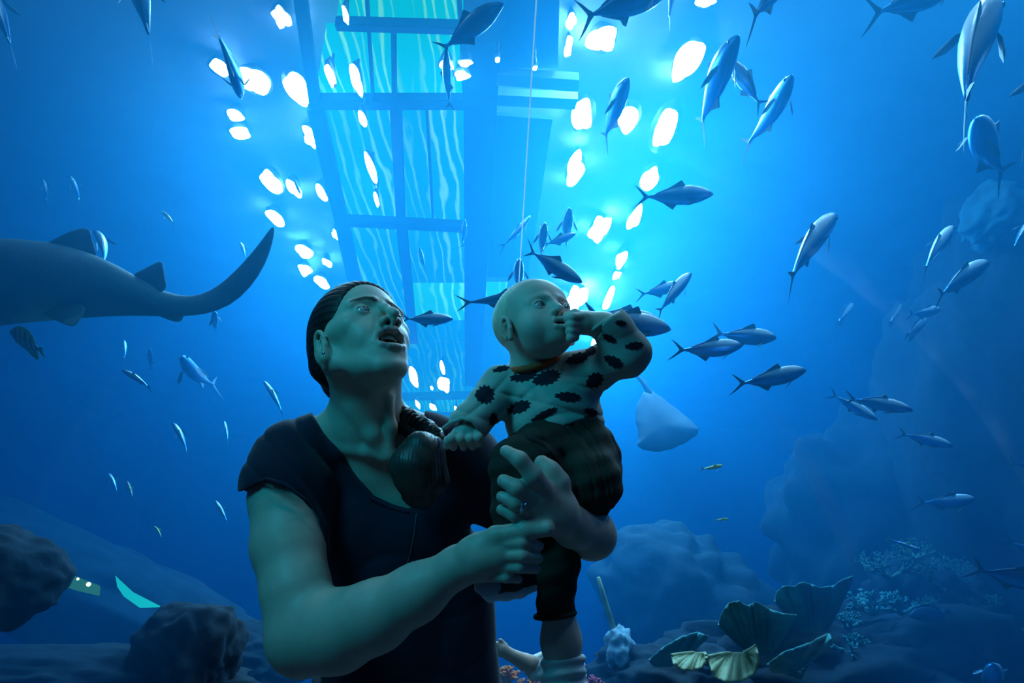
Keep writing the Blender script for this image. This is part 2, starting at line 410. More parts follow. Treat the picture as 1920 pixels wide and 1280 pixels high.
PROF_FIN = {   # outlines in the x-z plane (x from nose, body lengths): tail, dorsal, anal
    'trevally': ([(.90,.012),(.95,.05),(1.03,.12),(1.075,.145),(1.02,.05),(.985,0),(1.02,-.05),(1.075,-.145),(1.03,-.12),(.95,-.05),(.90,-.012)],
                 [(.40,.12),(.47,.205),(.50,.19),(.52,.14),(.62,.115),(.80,.045),(.80,.025),(.6,.085),(.46,.11)],
                 [(.50,-.11),(.55,-.185),(.58,-.165),(.6,-.12),(.70,-.085),(.81,-.04),(.81,-.02),(.65,-.07),(.54,-.10)]),
    'mackerel': ([(.90,.010),(.95,.04),(1.03,.12),(1.06,.14),(1.01,.05),(.98,0),(1.01,-.05),(1.06,-.14),(1.03,-.12),(.95,-.04),(.90,-.010)],
                 [(.36,.08),(.42,.145),(.45,.13),(.50,.09),(.56,.07),(.45,.075)],
                 [(.55,-.07),(.60,-.125),(.63,-.11),(.67,-.065),(.72,-.045),(.62,-.055)]),
    'angelfish': ([(.88,.04),(.95,.09),(1.05,.12),(1.03,.04),(1.02,0),(1.03,-.04),(1.05,-.12),(.95,-.09),(.88,-.04)],
                 [(.2,.19),(.35,.30),(.55,.36),(.74,.36),(.82,.25),(.84,.05),(.74,.13),(.6,.22),(.4,.25)],
                 [(.38,-.23),(.55,-.33),(.72,-.35),(.81,-.25),(.83,-.05),(.74,-.12),(.6,-.21)]),
}
def bendf(x, bend):
    """sideways offset of the spine, x in -0.5 (tail) .. 0.5 (nose)"""
    t = .5 - x
    return bend * (t * t) * .35
def body_mesh(kind, bend, open_=0):
    rows = PROFILES[kind]; n = 18; v, f = [], []
    xs = np.linspace(0, rows[-1][0], 22) ; xs = (xs / xs[-1]) ** 1.25 * xs[-1]
    tab = np.array(rows)
    for xi in xs:
        up, dn, w = (np.interp(xi, tab[:, 0], tab[:, k]) for k in (1, 2, 3))
        X = .5 - xi
        for k in range(n):
            a = 2 * math.pi * k / n; c, s = math.cos(a), math.sin(a)
            z = s * (up if s > 0 else dn); y = c * w * (abs(c) ** .15 if c else 1)
            v.append((X, y + bendf(X, bend), z))
    m = len(xs)
    for i in range(m - 1):
        for k in range(n):
            f.append((i * n + k, (i + 1) * n + k, (i + 1) * n + (k + 1) % n, i * n + (k + 1) % n))
    f.append(tuple(range(n))); f.append(tuple(range((m - 1) * n, m * n))[::-1])
    me = bpy.data.meshes.new('body'); me.from_pydata(v, [], f); me.update()
    me.polygons.foreach_set('use_smooth', [True] * len(me.polygons)); return me
def fin_mesh(name, outline, bend, th=.006):
    pts = [(.5 - x, z) for x, z in outline]; bm = bmesh.new()
    for sgn in (1, -1):
        vs = [bm.verts.new((x, bendf(x, bend) + sgn * th * (.5 if 0 < i < len(pts) - 1 else 1), z)) for i, (x, z) in enumerate(pts)]
        fa = bm.faces.new(vs if sgn > 0 else vs[::-1])
    bm.verts.ensure_lookup_table(); k = len(pts)
    for i in range(k):
        a, b = bm.verts[i], bm.verts[(i + 1) % k]; c, d = bm.verts[k + (i + 1) % k], bm.verts[k + i]
        bm.faces.new((a, d, c, b))
    bmesh.ops.triangulate(bm, faces=bm.faces); bmesh.ops.recalc_face_normals(bm, faces=bm.faces)
    me = bpy.data.meshes.new(name); bm.to_mesh(me); bm.free(); return me
TAILS = {'trevally': ([(.89,.012),(.94,.045),(1.01,.105),(1.10,.165)], [(.955,0),(.972,.024),(1.015,.075),(1.10,.165)]),
         'mackerel': ([(.89,.010),(.94,.035),(1.01,.085),(1.09,.13)], [(.955,0),(.97,.02),(1.01,.06),(1.09,.13)]),
         'angelfish': ([(.88,.042),(.94,.075),(1.0,.105),(1.07,.125)], [(1.03,0),(1.035,.035),(1.04,.075),(1.07,.125)])}
def tail_mesh(kind, bend):
    """forked tail: two lobes swept from the tail root"""
    lead, trail = TAILS[kind]; bm = bmesh.new()
    def V(p, sg, y): return bm.verts.new((.5 - p[0], bendf(.5 - p[0], bend) + y, sg * p[1]))
    for sg in (1, -1):
        for y, flip in ((.004, 0), (-.004, 1)):
            a = [V(p, sg, y * (1 - i / 4)) for i, p in enumerate(lead)]; b = [V(p, sg, y * (1 - i / 4)) for i, p in enumerate(trail)]
            c = V((.90, 0), sg, y)
            bm.faces.new((c, a[0], a[1], b[1])); bm.faces.new((c, b[1], b[0]))
            for i in range(1, 3): bm.faces.new((a[i], a[i + 1], b[i + 1], b[i]))
    bmesh.ops.remove_doubles(bm, verts=bm.verts, dist=1e-5); bmesh.ops.recalc_face_normals(bm, faces=bm.faces)
    me = bpy.data.meshes.new('tail_fin'); bm.to_mesh(me); bm.free(); return me
def pectoral_mesh(kind, side, bend):
    tab = np.array(PROFILES[kind]); w = np.interp(.26, tab[:, 0], tab[:, 3]); X = .5 - .26
    a = Vector((X, side * w * .9 + bendf(X, bend), -.03)); big = .18 if kind != 'angelfish' else .12
    pts = [a, a + Vector((-.05, side * .035, .0)), a + Vector((-big * .7, side * .075, -.035)), a + Vector((-big, side * .085, -.055)), a + Vector((-big * .6, side * .05, -.06)), a + Vector((-.02, side * .012, -.03))]
    bm = bmesh.new()
    for o in (Vector((0, 0, .003)), Vector((0, 0, -.003))): bm.faces.new([bm.verts.new(p + o) for p in pts])
    bm.verts.ensure_lookup_table(); k = len(pts)
    for i in range(k): bm.faces.new((bm.verts[i], bm.verts[(i + 1) % k], bm.verts[k + (i + 1) % k], bm.verts[k + i]))
    bmesh.ops.recalc_face_normals(bm, faces=bm.faces)
    me = bpy.data.meshes.new('pectoral_fin'); bm.to_mesh(me); bm.free(); return me
def eye_mesh(kind, side, bend):
    tab = np.array(PROFILES[kind]); xe = .085 if kind != 'angelfish' else .12
    w = np.interp(xe, tab[:, 0], tab[:, 3]); X = .5 - xe
    bm = bmesh.new(); bmesh.ops.create_uvsphere(bm, u_segments=10, v_segments=8, radius=.016)
    bmesh.ops.scale(bm, vec=(1, .5, 1), verts=bm.verts)
    bmesh.ops.translate(bm, vec=(X, side * w * .92 + bendf(X, bend), .018), verts=bm.verts)
    me = bpy.data.meshes.new('eye'); bm.to_mesh(me); bm.free(); return me
FISH_CACHE = {}
def fish_parts(kind, bend, skin, fin):
    key = (kind, round(bend, 1), skin.name, fin.name)
    if key not in FISH_CACHE:
        t, d, a = PROF_FIN[kind]
        parts = [('body', body_mesh(kind, bend), skin), ('tail_fin', tail_mesh(kind, bend), fin), ('dorsal_fin', fin_mesh('dorsal_fin', d, bend), fin), ('anal_fin', fin_mesh('anal_fin', a, bend), fin)]
        for s in (1, -1): parts += [('pectoral_fin', pectoral_mesh(kind, s, bend), fin), ('eye', eye_mesh(kind, s, bend), M_eye)]
        for nm, me, mt in parts: me.materials.append(mt)
        FISH_CACHE[key] = parts
    return FISH_CACHE[key]
def fish(head, tail, d, dt, kind, label, group, bend=0.0, skin=None, fin=None, up=None, name=None, fat=1.0):
    skin = skin or M_silver; fin = fin or M_fin
    H = P(*head, d)
    T = Pz(*tail, H.z) if dt == 'h' else P(*tail, d - dt)
    ax = H - T; Ln = ax.length; X = ax.normalized()
    if up is None: up = Vector((0, 0, 1)) - c_fwd * (1.0 if kind == 'mackerel' else .85)
    Z = Vector(up); Z = (Z - X * Z.dot(X)).normalized(); Y = Z.cross(X)
    S = Ln / 1.10
    root = empty(name or kind, (H + T) / 2 + X * (.05 * S), label, 'fish', group)
    M = Matrix((X, Y, Z)).transposed().to_4x4()
    root.rotation_euler = M.to_euler(); root.scale = (S, S * fat, S * fat)
    for nm, me, mt in fish_parts(kind, bend, skin, fin):
        o = bpy.data.objects.new(nm, me); COL.objects.link(o); o.parent = root
    return root

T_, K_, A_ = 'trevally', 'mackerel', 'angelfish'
G1, G2, G3 = 'silver fish in the right half of the tank', 'fish around the skylight and the child', 'fish in the left half of the tank'
FISH = [
 # head, tail, depth, tail nearer by (or 'h' = level), kind, label, group, bend, extra
 ((-40,-40),(60,98),4.2,.3,K_,'pale thin fish slipping out at the top left corner',G3,.3,{}),
 ((238,-80),(309,88),4.0,.4,T_,'dark fish with forked tail hanging from the top edge at left',G3,.2,{'skin':M_steel}),
 ((452,185),(429,42),4.2,'h',T_,'dark blue fish nose down beside the left white downlights',G2,.4,{'skin':M_steel}),
 ((945,6),(806,104),3.6,-.25,T_,'large dark blue fish crossing the top of the skylight',G2,.5,{'skin':M_steel}),
 ((838,92),(832,216),5.0,-.3,K_,'faint thin fish hanging upright on the skylight below the spotlights',G2,.5,{}),
 ((1260,-22),(1064,38),3.6,.2,T_,'blue fish along the top edge beside the acrylic joint',G1,-.3,{'skin':M_steel}),
 ((1272,-70),(1244,46),3.9,'h',T_,'fish at the top edge showing only its narrow tail',G1,.2,{'skin':M_steel}),
 ((1386,66),(1279,252),3.8,'h',T_,'large blue fish pointing up to the right, seen from below',G1,.4,{}),
 ((1366,112),(1441,207),4.3,.2,T_,'blue fish half hidden behind the large upward pointing fish',G1,.2,{'skin':M_steel}),
 ((1180,146),(1114,272),4.4,'h',T_,'smaller pale blue fish between the right hand downlights',G1,.3,{}),
 ((1486,140),(1418,286),4.1,'h',T_,'stout blue fish pointing up with a white lit nose',G1,-.4,{}),
 ((1482,-80),(1424,50),3.6,.4,T_,'fish leaving the top edge, only its forked tail in view',G1,.2,{'skin':M_steel}),
 ((1800,-36),(1632,34),3.8,.2,T_,'fish with a slim forked tail at the top edge, far right',G1,.2,{}),
 ((1872,2),(1712,212),3.3,.35,T_,'biggest fish at top right, white lit back, climbing out of frame',G1,-.5,{'fat':1.15}),
 ((2010,96),(1852,262),3.4,.3,T_,'large fish cut by the right edge below the biggest fish',G1,-.4,{'fat':1.1}),
 ((1830,222),(1856,332),4.2,-.55,T_,'plump fish seen head on near the right edge',G1,.3,{'fat':1.3}),
 ((1338,364),(1190,372),4.4,.1,T_,'silver fish swimming level to the right above the child',G1,.15,{}),
 ((1570,402),(1432,528),4.2,.3,T_,'slender silver fish with bright back climbing at right',G1,-.5,{}),
 ((1297,512),(1217,590),4.8,.2,T_,'silver fish climbing just above the child\'s raised elbow',G1,-.3,{}),
 ((1284,532),(1194,556),5.3,.1,T_,'silver fish mostly hidden behind the one climbing above the elbow',G1,.1,{}),
 ((1258,618),(1090,596),4.2,.15,T_,'large silver fish behind the child\'s sleeve cuff',G1,.2,{'fat':1.1}),
 ((1236,600),(1096,590),4.6,.1,T_,'silver fish directly above and behind the one at the cuff',G1,.1,{}),
 ((1456,634),(1338,630),4.6,.2,T_,'upper fish of the overlapping pair right of the elbow',G1,.3,{}),
 ((1392,648),(1268,666),4.4,.2,T_,'lower fish of the overlapping pair right of the elbow',G1,.4,{}),
 ((1512,694),(1376,728),4.2,.15,T_,'bright backed silver fish in the middle of the right half',G1,.2,{}),
 ((1712,770),(1580,740),4.4,-.15,T_,'larger fish of the pair nosing down at right',G1,-.25,{}),
 ((1645,788),(1556,732),4.7,-.2,T_,'smaller fish tucked under the larger one nosing down',G1,-.2,{}),
 ((1788,838),(1678,806),5.0,-.1,T_,'silver fish with a large tail below the nosing down pair',G1,-.2,{}),
 ((1830,936),(1716,948),5.4,.1,T_,'dim blue fish swimming level over the dark reef',G1,.1,{}),
 ((1728,1032),(1660,1010),5.0,-.1,K_,'small yellow tailed fish over the reef',G1,.2,{'skin':M_silver,'fin':M_finy,'name':'snapper'}),
 ((1990,1096),(1820,1074),4.0,.1,T_,'blue fish with split tail cut by the lower right edge',G1,.2,{'skin':M_steel}),
 ((2000,1052),(1880,1016),4.6,-.1,T_,'fish tail entering at the right edge above the split tail one',G1,.2,{}),
 ((2000,882),(1886,870),5.4,.1,T_,'dim fish tail at the right edge, halfway down the dark wall',G1,.1,{'skin':M_steel}),
 ((1704,1156),(1790,1142),5.4,.25,A_,'plump blue fish facing left in front of the reef',G1,.3,{'skin':M_steel,'fat':.8}),
 ((1634,1248),(1668,1260),5.5,.05,K_,'tiny blue fish near the bottom edge under the reef',G1,.1,{'skin':M_steel}),
 ((1858,1246),(1862,1312),5.0,-.35,T_,'small bright fish head on at the bottom edge by the red coral',G1,.1,{'fat':1.3}),
 ((1790,424),(1704,512),4.9,.2,T_,'silver fish climbing at right, upper of two by the rock face',G1,-.4,{}),
 ((1856,492),(1726,554),4.9,.2,T_,'silver fish climbing at right, lower of two by the rock face',G1,-.4,{}),
 ((1950,406),(1868,462),4.8,.2,K_,'thin pale fish cut by the right edge beside the rock face',G1,-.5,{}),
 ((1600,570),(1568,612),7.0,.3,A_,'faint oval fish alone in the blue left of the rock face',G1,.1,{'fat':.7}),
 ((1690,572),(1667,612),7.0,.3,A_,'faint oval fish, leftmost of three by the rock face',G1,.1,{'fat':.7}),
 ((1764,580),(1708,594),6.4,.2,T_,'dim fish, topmost of three small ones by the rock face',G1,.3,{}),
 ((1738,600),(1698,634),6.6,.3,A_,'faint oval fish, lowest of three by the rock face',G1,.1,{'fat':.7}),
 ((1356,872),(1314,882),5.0,.1,K_,'small yellow green fish right of the child\'s trousers',G1,.2,{'skin':M_lemon,'fin':M_finy,'name':'wrasse'}),
 ((1366,972),(1338,976),5.6,.05,K_,'tiny yellow green fish below the first one',G1,.1,{'skin':M_lemon,'fin':M_finy,'name':'wrasse'}),
 ((1092,530),(978,466),4.0,-.15,T_,'silver fish diving to the right just above the child\'s head',G2,.2,{}),
 ((1022,418),(1006,486),5.0,'h',T_,'dark upright fish, left of the cluster above the child',G2,.2,{'skin':M_steel}),
 ((1068,390),(1052,470),5.2,'h',T_,'dark upright fish, topmost of the cluster above the child',G2,.2,{'skin':M_steel}),
 ((1080,438),(1018,462),5.4,.1,T_,'pale fish crossing behind the cluster above the child',G2,.2,{}),
 ((994,404),(944,472),6.2,.2,K_,'faint slanting fish left of the cluster above the child',G2,.3,{}),
 ((974,486),(966,556),5.0,'h',T_,'dark fish close over the back of the child\'s head',G2,.2,{'skin':M_steel}),
 ((850,598),(748,600),4.6,.1,T_,'silver fish beside the woman\'s nose',G2,.2,{}),
 ((1010,548),(856,578),4.4,.1,K_,'slim fish passing behind the child\'s head, tail in view',G2,.3,{'skin':M_steel}),
 ((786,462),(796,508),7.0,-.2,K_,'small pale fish on the skylight above the woman',G2,.3,{}),
 ((872,410),(868,470),7.4,-.2,K_,'faint thin fish against the thick skylight beam',G2,.3,{}),
 ((552,338),(566,374),6.5,-.2,K_,'tiny dark fish in front of a left downlight',G2,.2,{'skin':M_steel}),
 ((176,432),(240,488),5.1,.3,K_,'bright curved fish just behind the shark\'s first fin',G3,.8,{}),
 ((18,622),(92,660),4.0,.15,A_,'banded yellow and white fish below the shark at the left edge',G3,.2,{'skin':M_band,'fin':M_finy,'name':'butterflyfish','fat':.8}),
 ((228,694),(297,724),4.8,.1,K_,'white backed fish alone below the shark\'s belly',G3,.4,{}),
 ((323,792),(370,846),5.4,.2,K_,'thin bright fish heading up left, beyond the woman\'s shoulder',G3,.5,{}),
 ((494,714),(546,776),6.0,.2,K_,'thin faint fish close to the woman\'s braid side neck',G3,.4,{}),
 ((342,668),(374,738),5.8,'h',K_,'dark thin fish below the shark\'s tail bend',G3,.5,{'skin':M_steel}),
 ((281,652),(282,698),6.4,-.2,K_,'dark small upright fish above the white backed fish',G3,.1,{'skin':M_steel}),
 ((232,636),(243,672),7.2,.2,K_,'faint small fish under the shark\'s pelvic fin',G3,.4,{}),
 ((420,788),(434,830),7.2,.2,K_,'faint small fish left of the woman\'s shoulder',G3,.3,{}),
 ((202,886),(232,922),6.6,.2,K_,'faint slim fish low at left above the lit wall streaks',G3,.4,{}),
 ((238,904),(252,934),6.6,.3,A_,'faint banded fish low at left beside the slim one',G3,.1,{'skin':M_band,'fat':.7}),
 ((403,938),(436,980),6.4,.2,K_,'pale small fish left of the woman\'s sleeve',G3,.3,{}),
 ((289,986),(310,1006),5.6,.1,K_,'tiny yellow fish low at left',G3,.4,{'skin':M_lemon,'fin':M_finy,'name':'wrasse'}),
 ((128,328),(168,378),7.4,.2,K_,'faint fish in the blue above the shark',G3,.5,{}),
 ((78,334),(104,378),8.2,.2,K_,'fainter fish at far left above the shark',G3,.5,{}),
 ((303,396),(334,420),5.8,.1,K_,'tiny greenish fish between the shark and the downlights',G3,.3,{'skin':M_lemon,'fin':M_finy,'name':'wrasse'}),
 ((450,454),(470,486),6.8,.2,K_,'tiny pale fish inside the curve of the shark\'s tail',G3,.4,{}),
 ((404,584),(396,622),5.5,'h',K_,'small dark fish right under the shark\'s tail',G3,.2,{'skin':M_steel}),
]
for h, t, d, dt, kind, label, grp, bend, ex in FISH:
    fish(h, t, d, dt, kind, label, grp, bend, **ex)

# ------------------------------------------------------------------ shark
M_shark = principled('shark_skin', (.035, .075, .07), .65, noise=.25, nscale=5, bump=.2, bscale=80)
_nt = M_shark.node_tree; _b = _nt.nodes['Principled BSDF']; _old = _b.inputs['Base Color'].links[0].from_socket
_tc = _nt.nodes.new('ShaderNodeTexCoord'); _sx = _nt.nodes.new('ShaderNodeSeparateXYZ'); _mr = _nt.nodes.new('ShaderNodeMapRange'); _mx = _nt.nodes.new('ShaderNodeMix'); _mx.data_type = 'RGBA'
_nt.links.new(_tc.outputs['Object'], _sx.inputs[0]); _nt.links.new(_sx.outputs['Z'], _mr.inputs[0])
_mr.inputs['From Min'].default_value = .02; _mr.inputs['From Max'].default_value = -.2
_nt.links.new(_mr.outputs[0], _mx.inputs[0]); _nt.links.new(_old, _mx.inputs[6]); _mx.inputs[7].default_value = (.10, .24, .20, 1); _nt.links.new(_mx.outputs[2], _b.inputs['Base Color'])
DS = 4.1
shark = empty('shark', P(60, 530, DS), 'large grey shark gliding in at the left edge, tail curving up', 'shark')
Sm = Matrix.Translation(-shark.location)
sp = [(-420,560,12,12,-.1),(-400,558,50,34,-.1),(-340,552,82,66,-.06),(-250,545,96,84,-.02),(-120,534,96,86,0),(0,527,83,80,0),(90,527,76,70,0),(150,533,66,56,0),(210,545,50,42,0),(265,560,33,30,.02),(310,571,23,20,.05),(345,574,19,14,.08),
      (380,572,19,9,.11),(420,556,22,7,.14),(455,525,22,6,.17),(485,485,17,5,.2),(503,450,10,4,.22),(513,424,3,2,.23)]
v, f = [], []; n = 20
for i, (x, y, hh, hw, dd) in enumerate(sp):
    a = Vector(sp[max(i - 1, 0)][:2]); b = Vector(sp[min(i + 1, len(sp) - 1)][:2]); t = (b - a).normalized(); nrm = Vector((-t.y, t.x))
    for k in range(n):
        an = 2 * math.pi * k / n
        q = nrm * (math.cos(an) * hh)
        v.append(P(x + q.x, y + q.y, DS + dd + math.sin(an) * hw / F * DS) - shark.location)
for i in range(len(sp) - 1):
    for k in range(n): f.append((i * n + k, i * n + (k + 1) % n, (i + 1) * n + (k + 1) % n, (i + 1) * n + k))
f.append(tuple(range(n))[::-1]); f.append(tuple(range((len(sp) - 1) * n, len(sp) * n)))
o = from_data('body', v, f, M_shark, shark)
md = o.modifiers.new('smooth', 'SUBSURF'); md.levels = md.render_levels = 1
def sfin(name, outline, dd, th=.012, parent=shark, mat=M_shark, D=DS):
    """outline: px, py, depth offset"""
    bm = bmesh.new(); k = len(outline); cx = sum(p[0] for p in outline) / k; cy = sum(p[1] for p in outline) / k
    A = [bm.verts.new(P(x, y, D + dd + z + th) - parent.location) for x, y, z in outline]
    B = [bm.verts.new(P(x, y, D + dd + z - th) - parent.location) for x, y, z in outline]
    bm.faces.new(A); bm.faces.new(B[::-1])
    for i in range(k): bm.faces.new((A[i], B[i], B[(i + 1) % k], A[(i + 1) % k]))
    bmesh.ops.triangulate(bm, faces=bm.faces); bmesh.ops.recalc_face_normals(bm, faces=bm.faces)
    o = from_bm(name, bm, mat, parent); md = o.modifiers.new('smooth', 'SUBSURF'); md.levels = md.render_levels = 2
    return o
sfin('dorsal_fin', [(60,470,0),(100,447,.02),(135,430,.05),(160,425,.08),(170,430,.08),(172,445,.06),(186,484,0),(150,500,0)], 0)
sfin('dorsal_fin', [(235,520,0),(270,503,.03),(300,487,.06),(306,492,.06),(308,510,.04),(316,545,0),(280,555,0)], 0)
sfin('pelvic_fin', [(70,585,0),(100,600,-.1),(128,612,-.2),(140,613,-.22),(150,600,-.2),(165,572,-.05),(120,560,0)], -.1)
sfin('anal_fin', [(262,572,0),(290,590,0),(325,604,.02),(340,604,.02),(346,590,.03),(340,575,.05)], .03)
sfin('pectoral_fin', [(-260,600,0),(-200,640,-.2),(-120,700,-.4),(-100,702,-.42),(-110,660,-.3),(-140,610,-.1)], -.1)
sfin('pectoral_fin', [(-260,560,0),(-220,600,.2),(-180,650,.4),(-165,650,.42),(-150,600,.2),(-160,560,.1)], .15)

# ------------------------------------------------------------------ stingray
M_ray = principled('stingray_skin', (.06, .12, .16), .6, noise=.15, nscale=6)
DR = 7.4
ray_o = empty('stingray', P(1235, 780, DR), 'pale stingray with spread wings right of the child\'s back', 'stingray')
outl = [(1172,852,0),(1186,838,.02),(1180,805,.1),(1172,770,.2),(1185,730,.3),(1205,705,.35),(1230,720,.3),(1262,745,.2),(1296,770,.1),(1330,800,-.05),(1338,815,-.08),(1318,832,-.06),(1285,850,-.04),(1250,864,-.02),(1215,866,0)]
bm = bmesh.new(); top = bm.verts.new(P(1240, 792, DR + .22) - ray_o.location); bot = bm.verts.new(P(1240, 796, DR - .02) - ray_o.location)
rg = [bm.verts.new(P(x, y, DR + z) - ray_o.location) for x, y, z in outl]
for i in range(len(rg)):
    bm.faces.new((top, rg[i], rg[(i + 1) % len(rg)])); bm.faces.new((bot, rg[(i + 1) % len(rg)], rg[i]))
bmesh.ops.recalc_face_normals(bm, faces=bm.faces)
o = from_bm('body', bm, M_ray, ray_o); md = o.modifiers.new('smooth', 'SUBSURF'); md.levels = md.render_levels = 2
v, f = tube_data([P(x, y, DR + z) - ray_o.location for x, y, z in [(1232,760,.2),(1205,715,.33),(1180,690,.4),(1165,660,.5),(1158,630,.6)]], [.04, .03, .02, .012, .004], 8)
from_data('tail', v, f, M_ray, ray_o)
# ================================================================== rocks, corals and what stands in the tank
from mathutils import noise as mnoise
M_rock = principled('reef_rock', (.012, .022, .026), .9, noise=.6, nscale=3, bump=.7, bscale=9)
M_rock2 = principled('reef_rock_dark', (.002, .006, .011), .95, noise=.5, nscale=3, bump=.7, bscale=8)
M_plate = principled('plate_coral', (.04, .20, .19), .85, noise=.3, nscale=5, bump=.3, bscale=20)
M_cream = principled('cream_coral', (.34, .33, .18), .8, noise=.25, nscale=9, bump=.3, bscale=25)
M_branch = principled('branch_coral', (.05, .13, .09), .85, noise=.3, nscale=8)
M_rust = principled('rust_coral', (.12, .05, .03), .85, noise=.3, nscale=8)
M_orange = principled('orange_coral', (.85, .16, .02), .8, noise=.2, nscale=10)
M_pale = principled('pale_growth', (.25, .33, .36), .85, noise=.3, nscale=8, bump=.4, bscale=18)
def rock(px, py, d, wpx, hpx, dep, seed, mat, label, name='rock', amp=.28, streak=0, sub=5, freq=1.6, flat=None, roll=0.0):
    c = P(px, py, d); k = d / F
    bm = bmesh.new(); bmesh.ops.create_icosphere(bm, subdivisions=sub, radius=1)
    o = Vector((seed * 7.3, seed * 3.1, seed * 1.7))
    for v in bm.verts:
        p = v.co.copy(); q = p * freq
        h = mnoise.fractal(q + o, 1.0, 2.0, 5) * amp + abs(mnoise.noise(q * 2.3 + o)) * amp * .6
        if streak: h += math.sin(p.x * 16 + 3 * mnoise.noise(p * 2 + o)) * streak
        v.co = p * (1 + h)
        if flat is not None and v.co.z > flat: v.co.z = flat + (v.co.z - flat) * .25
    for v in bm.verts: v.co = Vector((v.co.x * wpx * k, v.co.y * dep, v.co.z * hpx * k))
    ob = from_bm(name, bm, mat); ob.location = c; ob.rotation_euler.y = roll
    return tag(ob, label, 'rock')
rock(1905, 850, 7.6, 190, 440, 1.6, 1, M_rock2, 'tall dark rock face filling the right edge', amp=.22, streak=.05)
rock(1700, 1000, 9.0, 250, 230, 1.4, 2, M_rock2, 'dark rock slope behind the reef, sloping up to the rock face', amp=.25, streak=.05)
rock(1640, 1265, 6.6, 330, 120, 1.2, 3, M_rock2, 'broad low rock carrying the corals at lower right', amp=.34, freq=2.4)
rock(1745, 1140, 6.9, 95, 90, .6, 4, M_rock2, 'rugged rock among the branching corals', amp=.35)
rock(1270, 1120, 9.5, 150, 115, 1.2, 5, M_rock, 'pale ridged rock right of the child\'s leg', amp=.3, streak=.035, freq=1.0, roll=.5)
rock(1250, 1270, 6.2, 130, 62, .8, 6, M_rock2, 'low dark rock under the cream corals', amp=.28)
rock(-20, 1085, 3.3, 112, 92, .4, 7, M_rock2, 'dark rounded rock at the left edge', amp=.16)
rock(352, 1225, 4.7, 92, 105, .35, 8, M_rock2, 'dark flat topped rock in front of the added glowing wedge', amp=.2, flat=.78)
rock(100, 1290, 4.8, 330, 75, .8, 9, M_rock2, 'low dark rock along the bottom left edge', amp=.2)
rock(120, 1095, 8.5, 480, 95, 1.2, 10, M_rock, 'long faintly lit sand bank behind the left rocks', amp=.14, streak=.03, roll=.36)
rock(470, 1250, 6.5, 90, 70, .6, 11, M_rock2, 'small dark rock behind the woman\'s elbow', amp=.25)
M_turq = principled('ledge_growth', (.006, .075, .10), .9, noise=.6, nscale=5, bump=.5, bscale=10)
rock(1862, 400, 7.2, 44, 66, .35, 13, M_turq, 'turquoise lit ledge on the rock face near the right edge', amp=.28, streak=.03, freq=1.2, roll=.5)
# added glowing panels low on the left, for a reflection and a lit patch
def glow_panel(name, poly, d, col, k, lamps):
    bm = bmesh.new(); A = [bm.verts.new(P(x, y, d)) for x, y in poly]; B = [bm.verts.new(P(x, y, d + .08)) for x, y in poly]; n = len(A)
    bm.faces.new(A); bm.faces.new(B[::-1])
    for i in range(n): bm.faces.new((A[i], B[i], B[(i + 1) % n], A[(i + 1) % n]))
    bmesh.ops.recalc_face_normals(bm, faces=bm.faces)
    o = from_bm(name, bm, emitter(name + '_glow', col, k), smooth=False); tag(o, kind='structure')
    for x, y, r in lamps:  # lamps: the added glowing dots
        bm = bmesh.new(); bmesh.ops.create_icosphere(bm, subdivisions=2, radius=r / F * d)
        bmesh.ops.translate(bm, vec=P(x, y, d - .03), verts=bm.verts); from_bm('lamp', bm, M_glowdot, o)  # added glowing dots, standing in for lights reflected in the acrylic
M_glowdot = emitter('window_lamp', (1, .75, .25), 6)  # for the added glowing dots
glow_panel('window_3', [(96,1062),(112,1068),(188,1098),(187,1117),(140,1106),(97,1090)], 5.6, (.1, .4, .2), .55, [(108,1075,3.5),(132,1080,2.5),(146,1085,2.5),(166,1095,4)])  # added glowing panel, stands in for a reflection
glow_panel('window_4', [(216,1078),(224,1086),(250,1110),(305,1138),(262,1139),(232,1118),(220,1100)], 5.4, (.02, .85, .75), .8, [])  # added glowing wedge, stands in for a lit patch
# wavy sheet corals
def fan(name, base, rim, d, depth, mat, label, cat='coral', curl=.2, th=.02):
    nu, nv = 60, 12; rim = np.array(rim, float); t = np.linspace(0, 1, len(rim)); v, f = [], []
    for j in range(nv + 1):
        b = j / nv
        for i in range(nu + 1):
            a = i / nu; rx, ry = np.interp(a, t, rim[:, 0]), np.interp(a, t, rim[:, 1])
            e = b ** .8; bx = base[0] + (rx - base[0]) * (.25 + .0 * a)
            x = bx + (rx - bx) * e; y = base[1] + (ry - base[1]) * b
            dd = -curl * b * b + depth * math.sin(a * 9 + b * 2) * .5 * b + .35 * depth * math.sin(a * 27) * b * b + .12 * depth * math.sin(a * 60) * b
            v.append(P(x, y, d + dd))
    for j in range(nv):
        for i in range(nu): k = j * (nu + 1) + i; f.append((k, k + 1, k + nu + 2, k + nu + 1))
    o0 = Vector(P(*base, d)); o = from_data(name, [p - o0 for p in v], f, mat); o.location = o0
    m = o.modifiers.new('thickness', 'SOLIDIFY'); m.thickness = th; m.offset = 0
    s = o.modifiers.new('smooth', 'SUBSURF'); s.levels = s.render_levels = 1
    return tag(o, label, cat)
fan('plate_coral', (1530,1185), [(1452,1128),(1456,1108),(1470,1097),(1488,1099),(1505,1089),(1520,1094),(1538,1101),(1562,1097),(1580,1086),(1602,1078)], 5.6, .16, M_plate, 'broad wavy plate coral with a bright upper rim, lower right', curl=.35)
fan('plate_coral', (1430,1225), [(1346,1172),(1352,1150),(1366,1130),(1384,1125),(1402,1134),(1418,1127),(1440,1140),(1468,1150),(1496,1152)], 5.3, .16, M_plate, 'dull wavy plate coral left of and below the bright rimmed one', curl=.3)
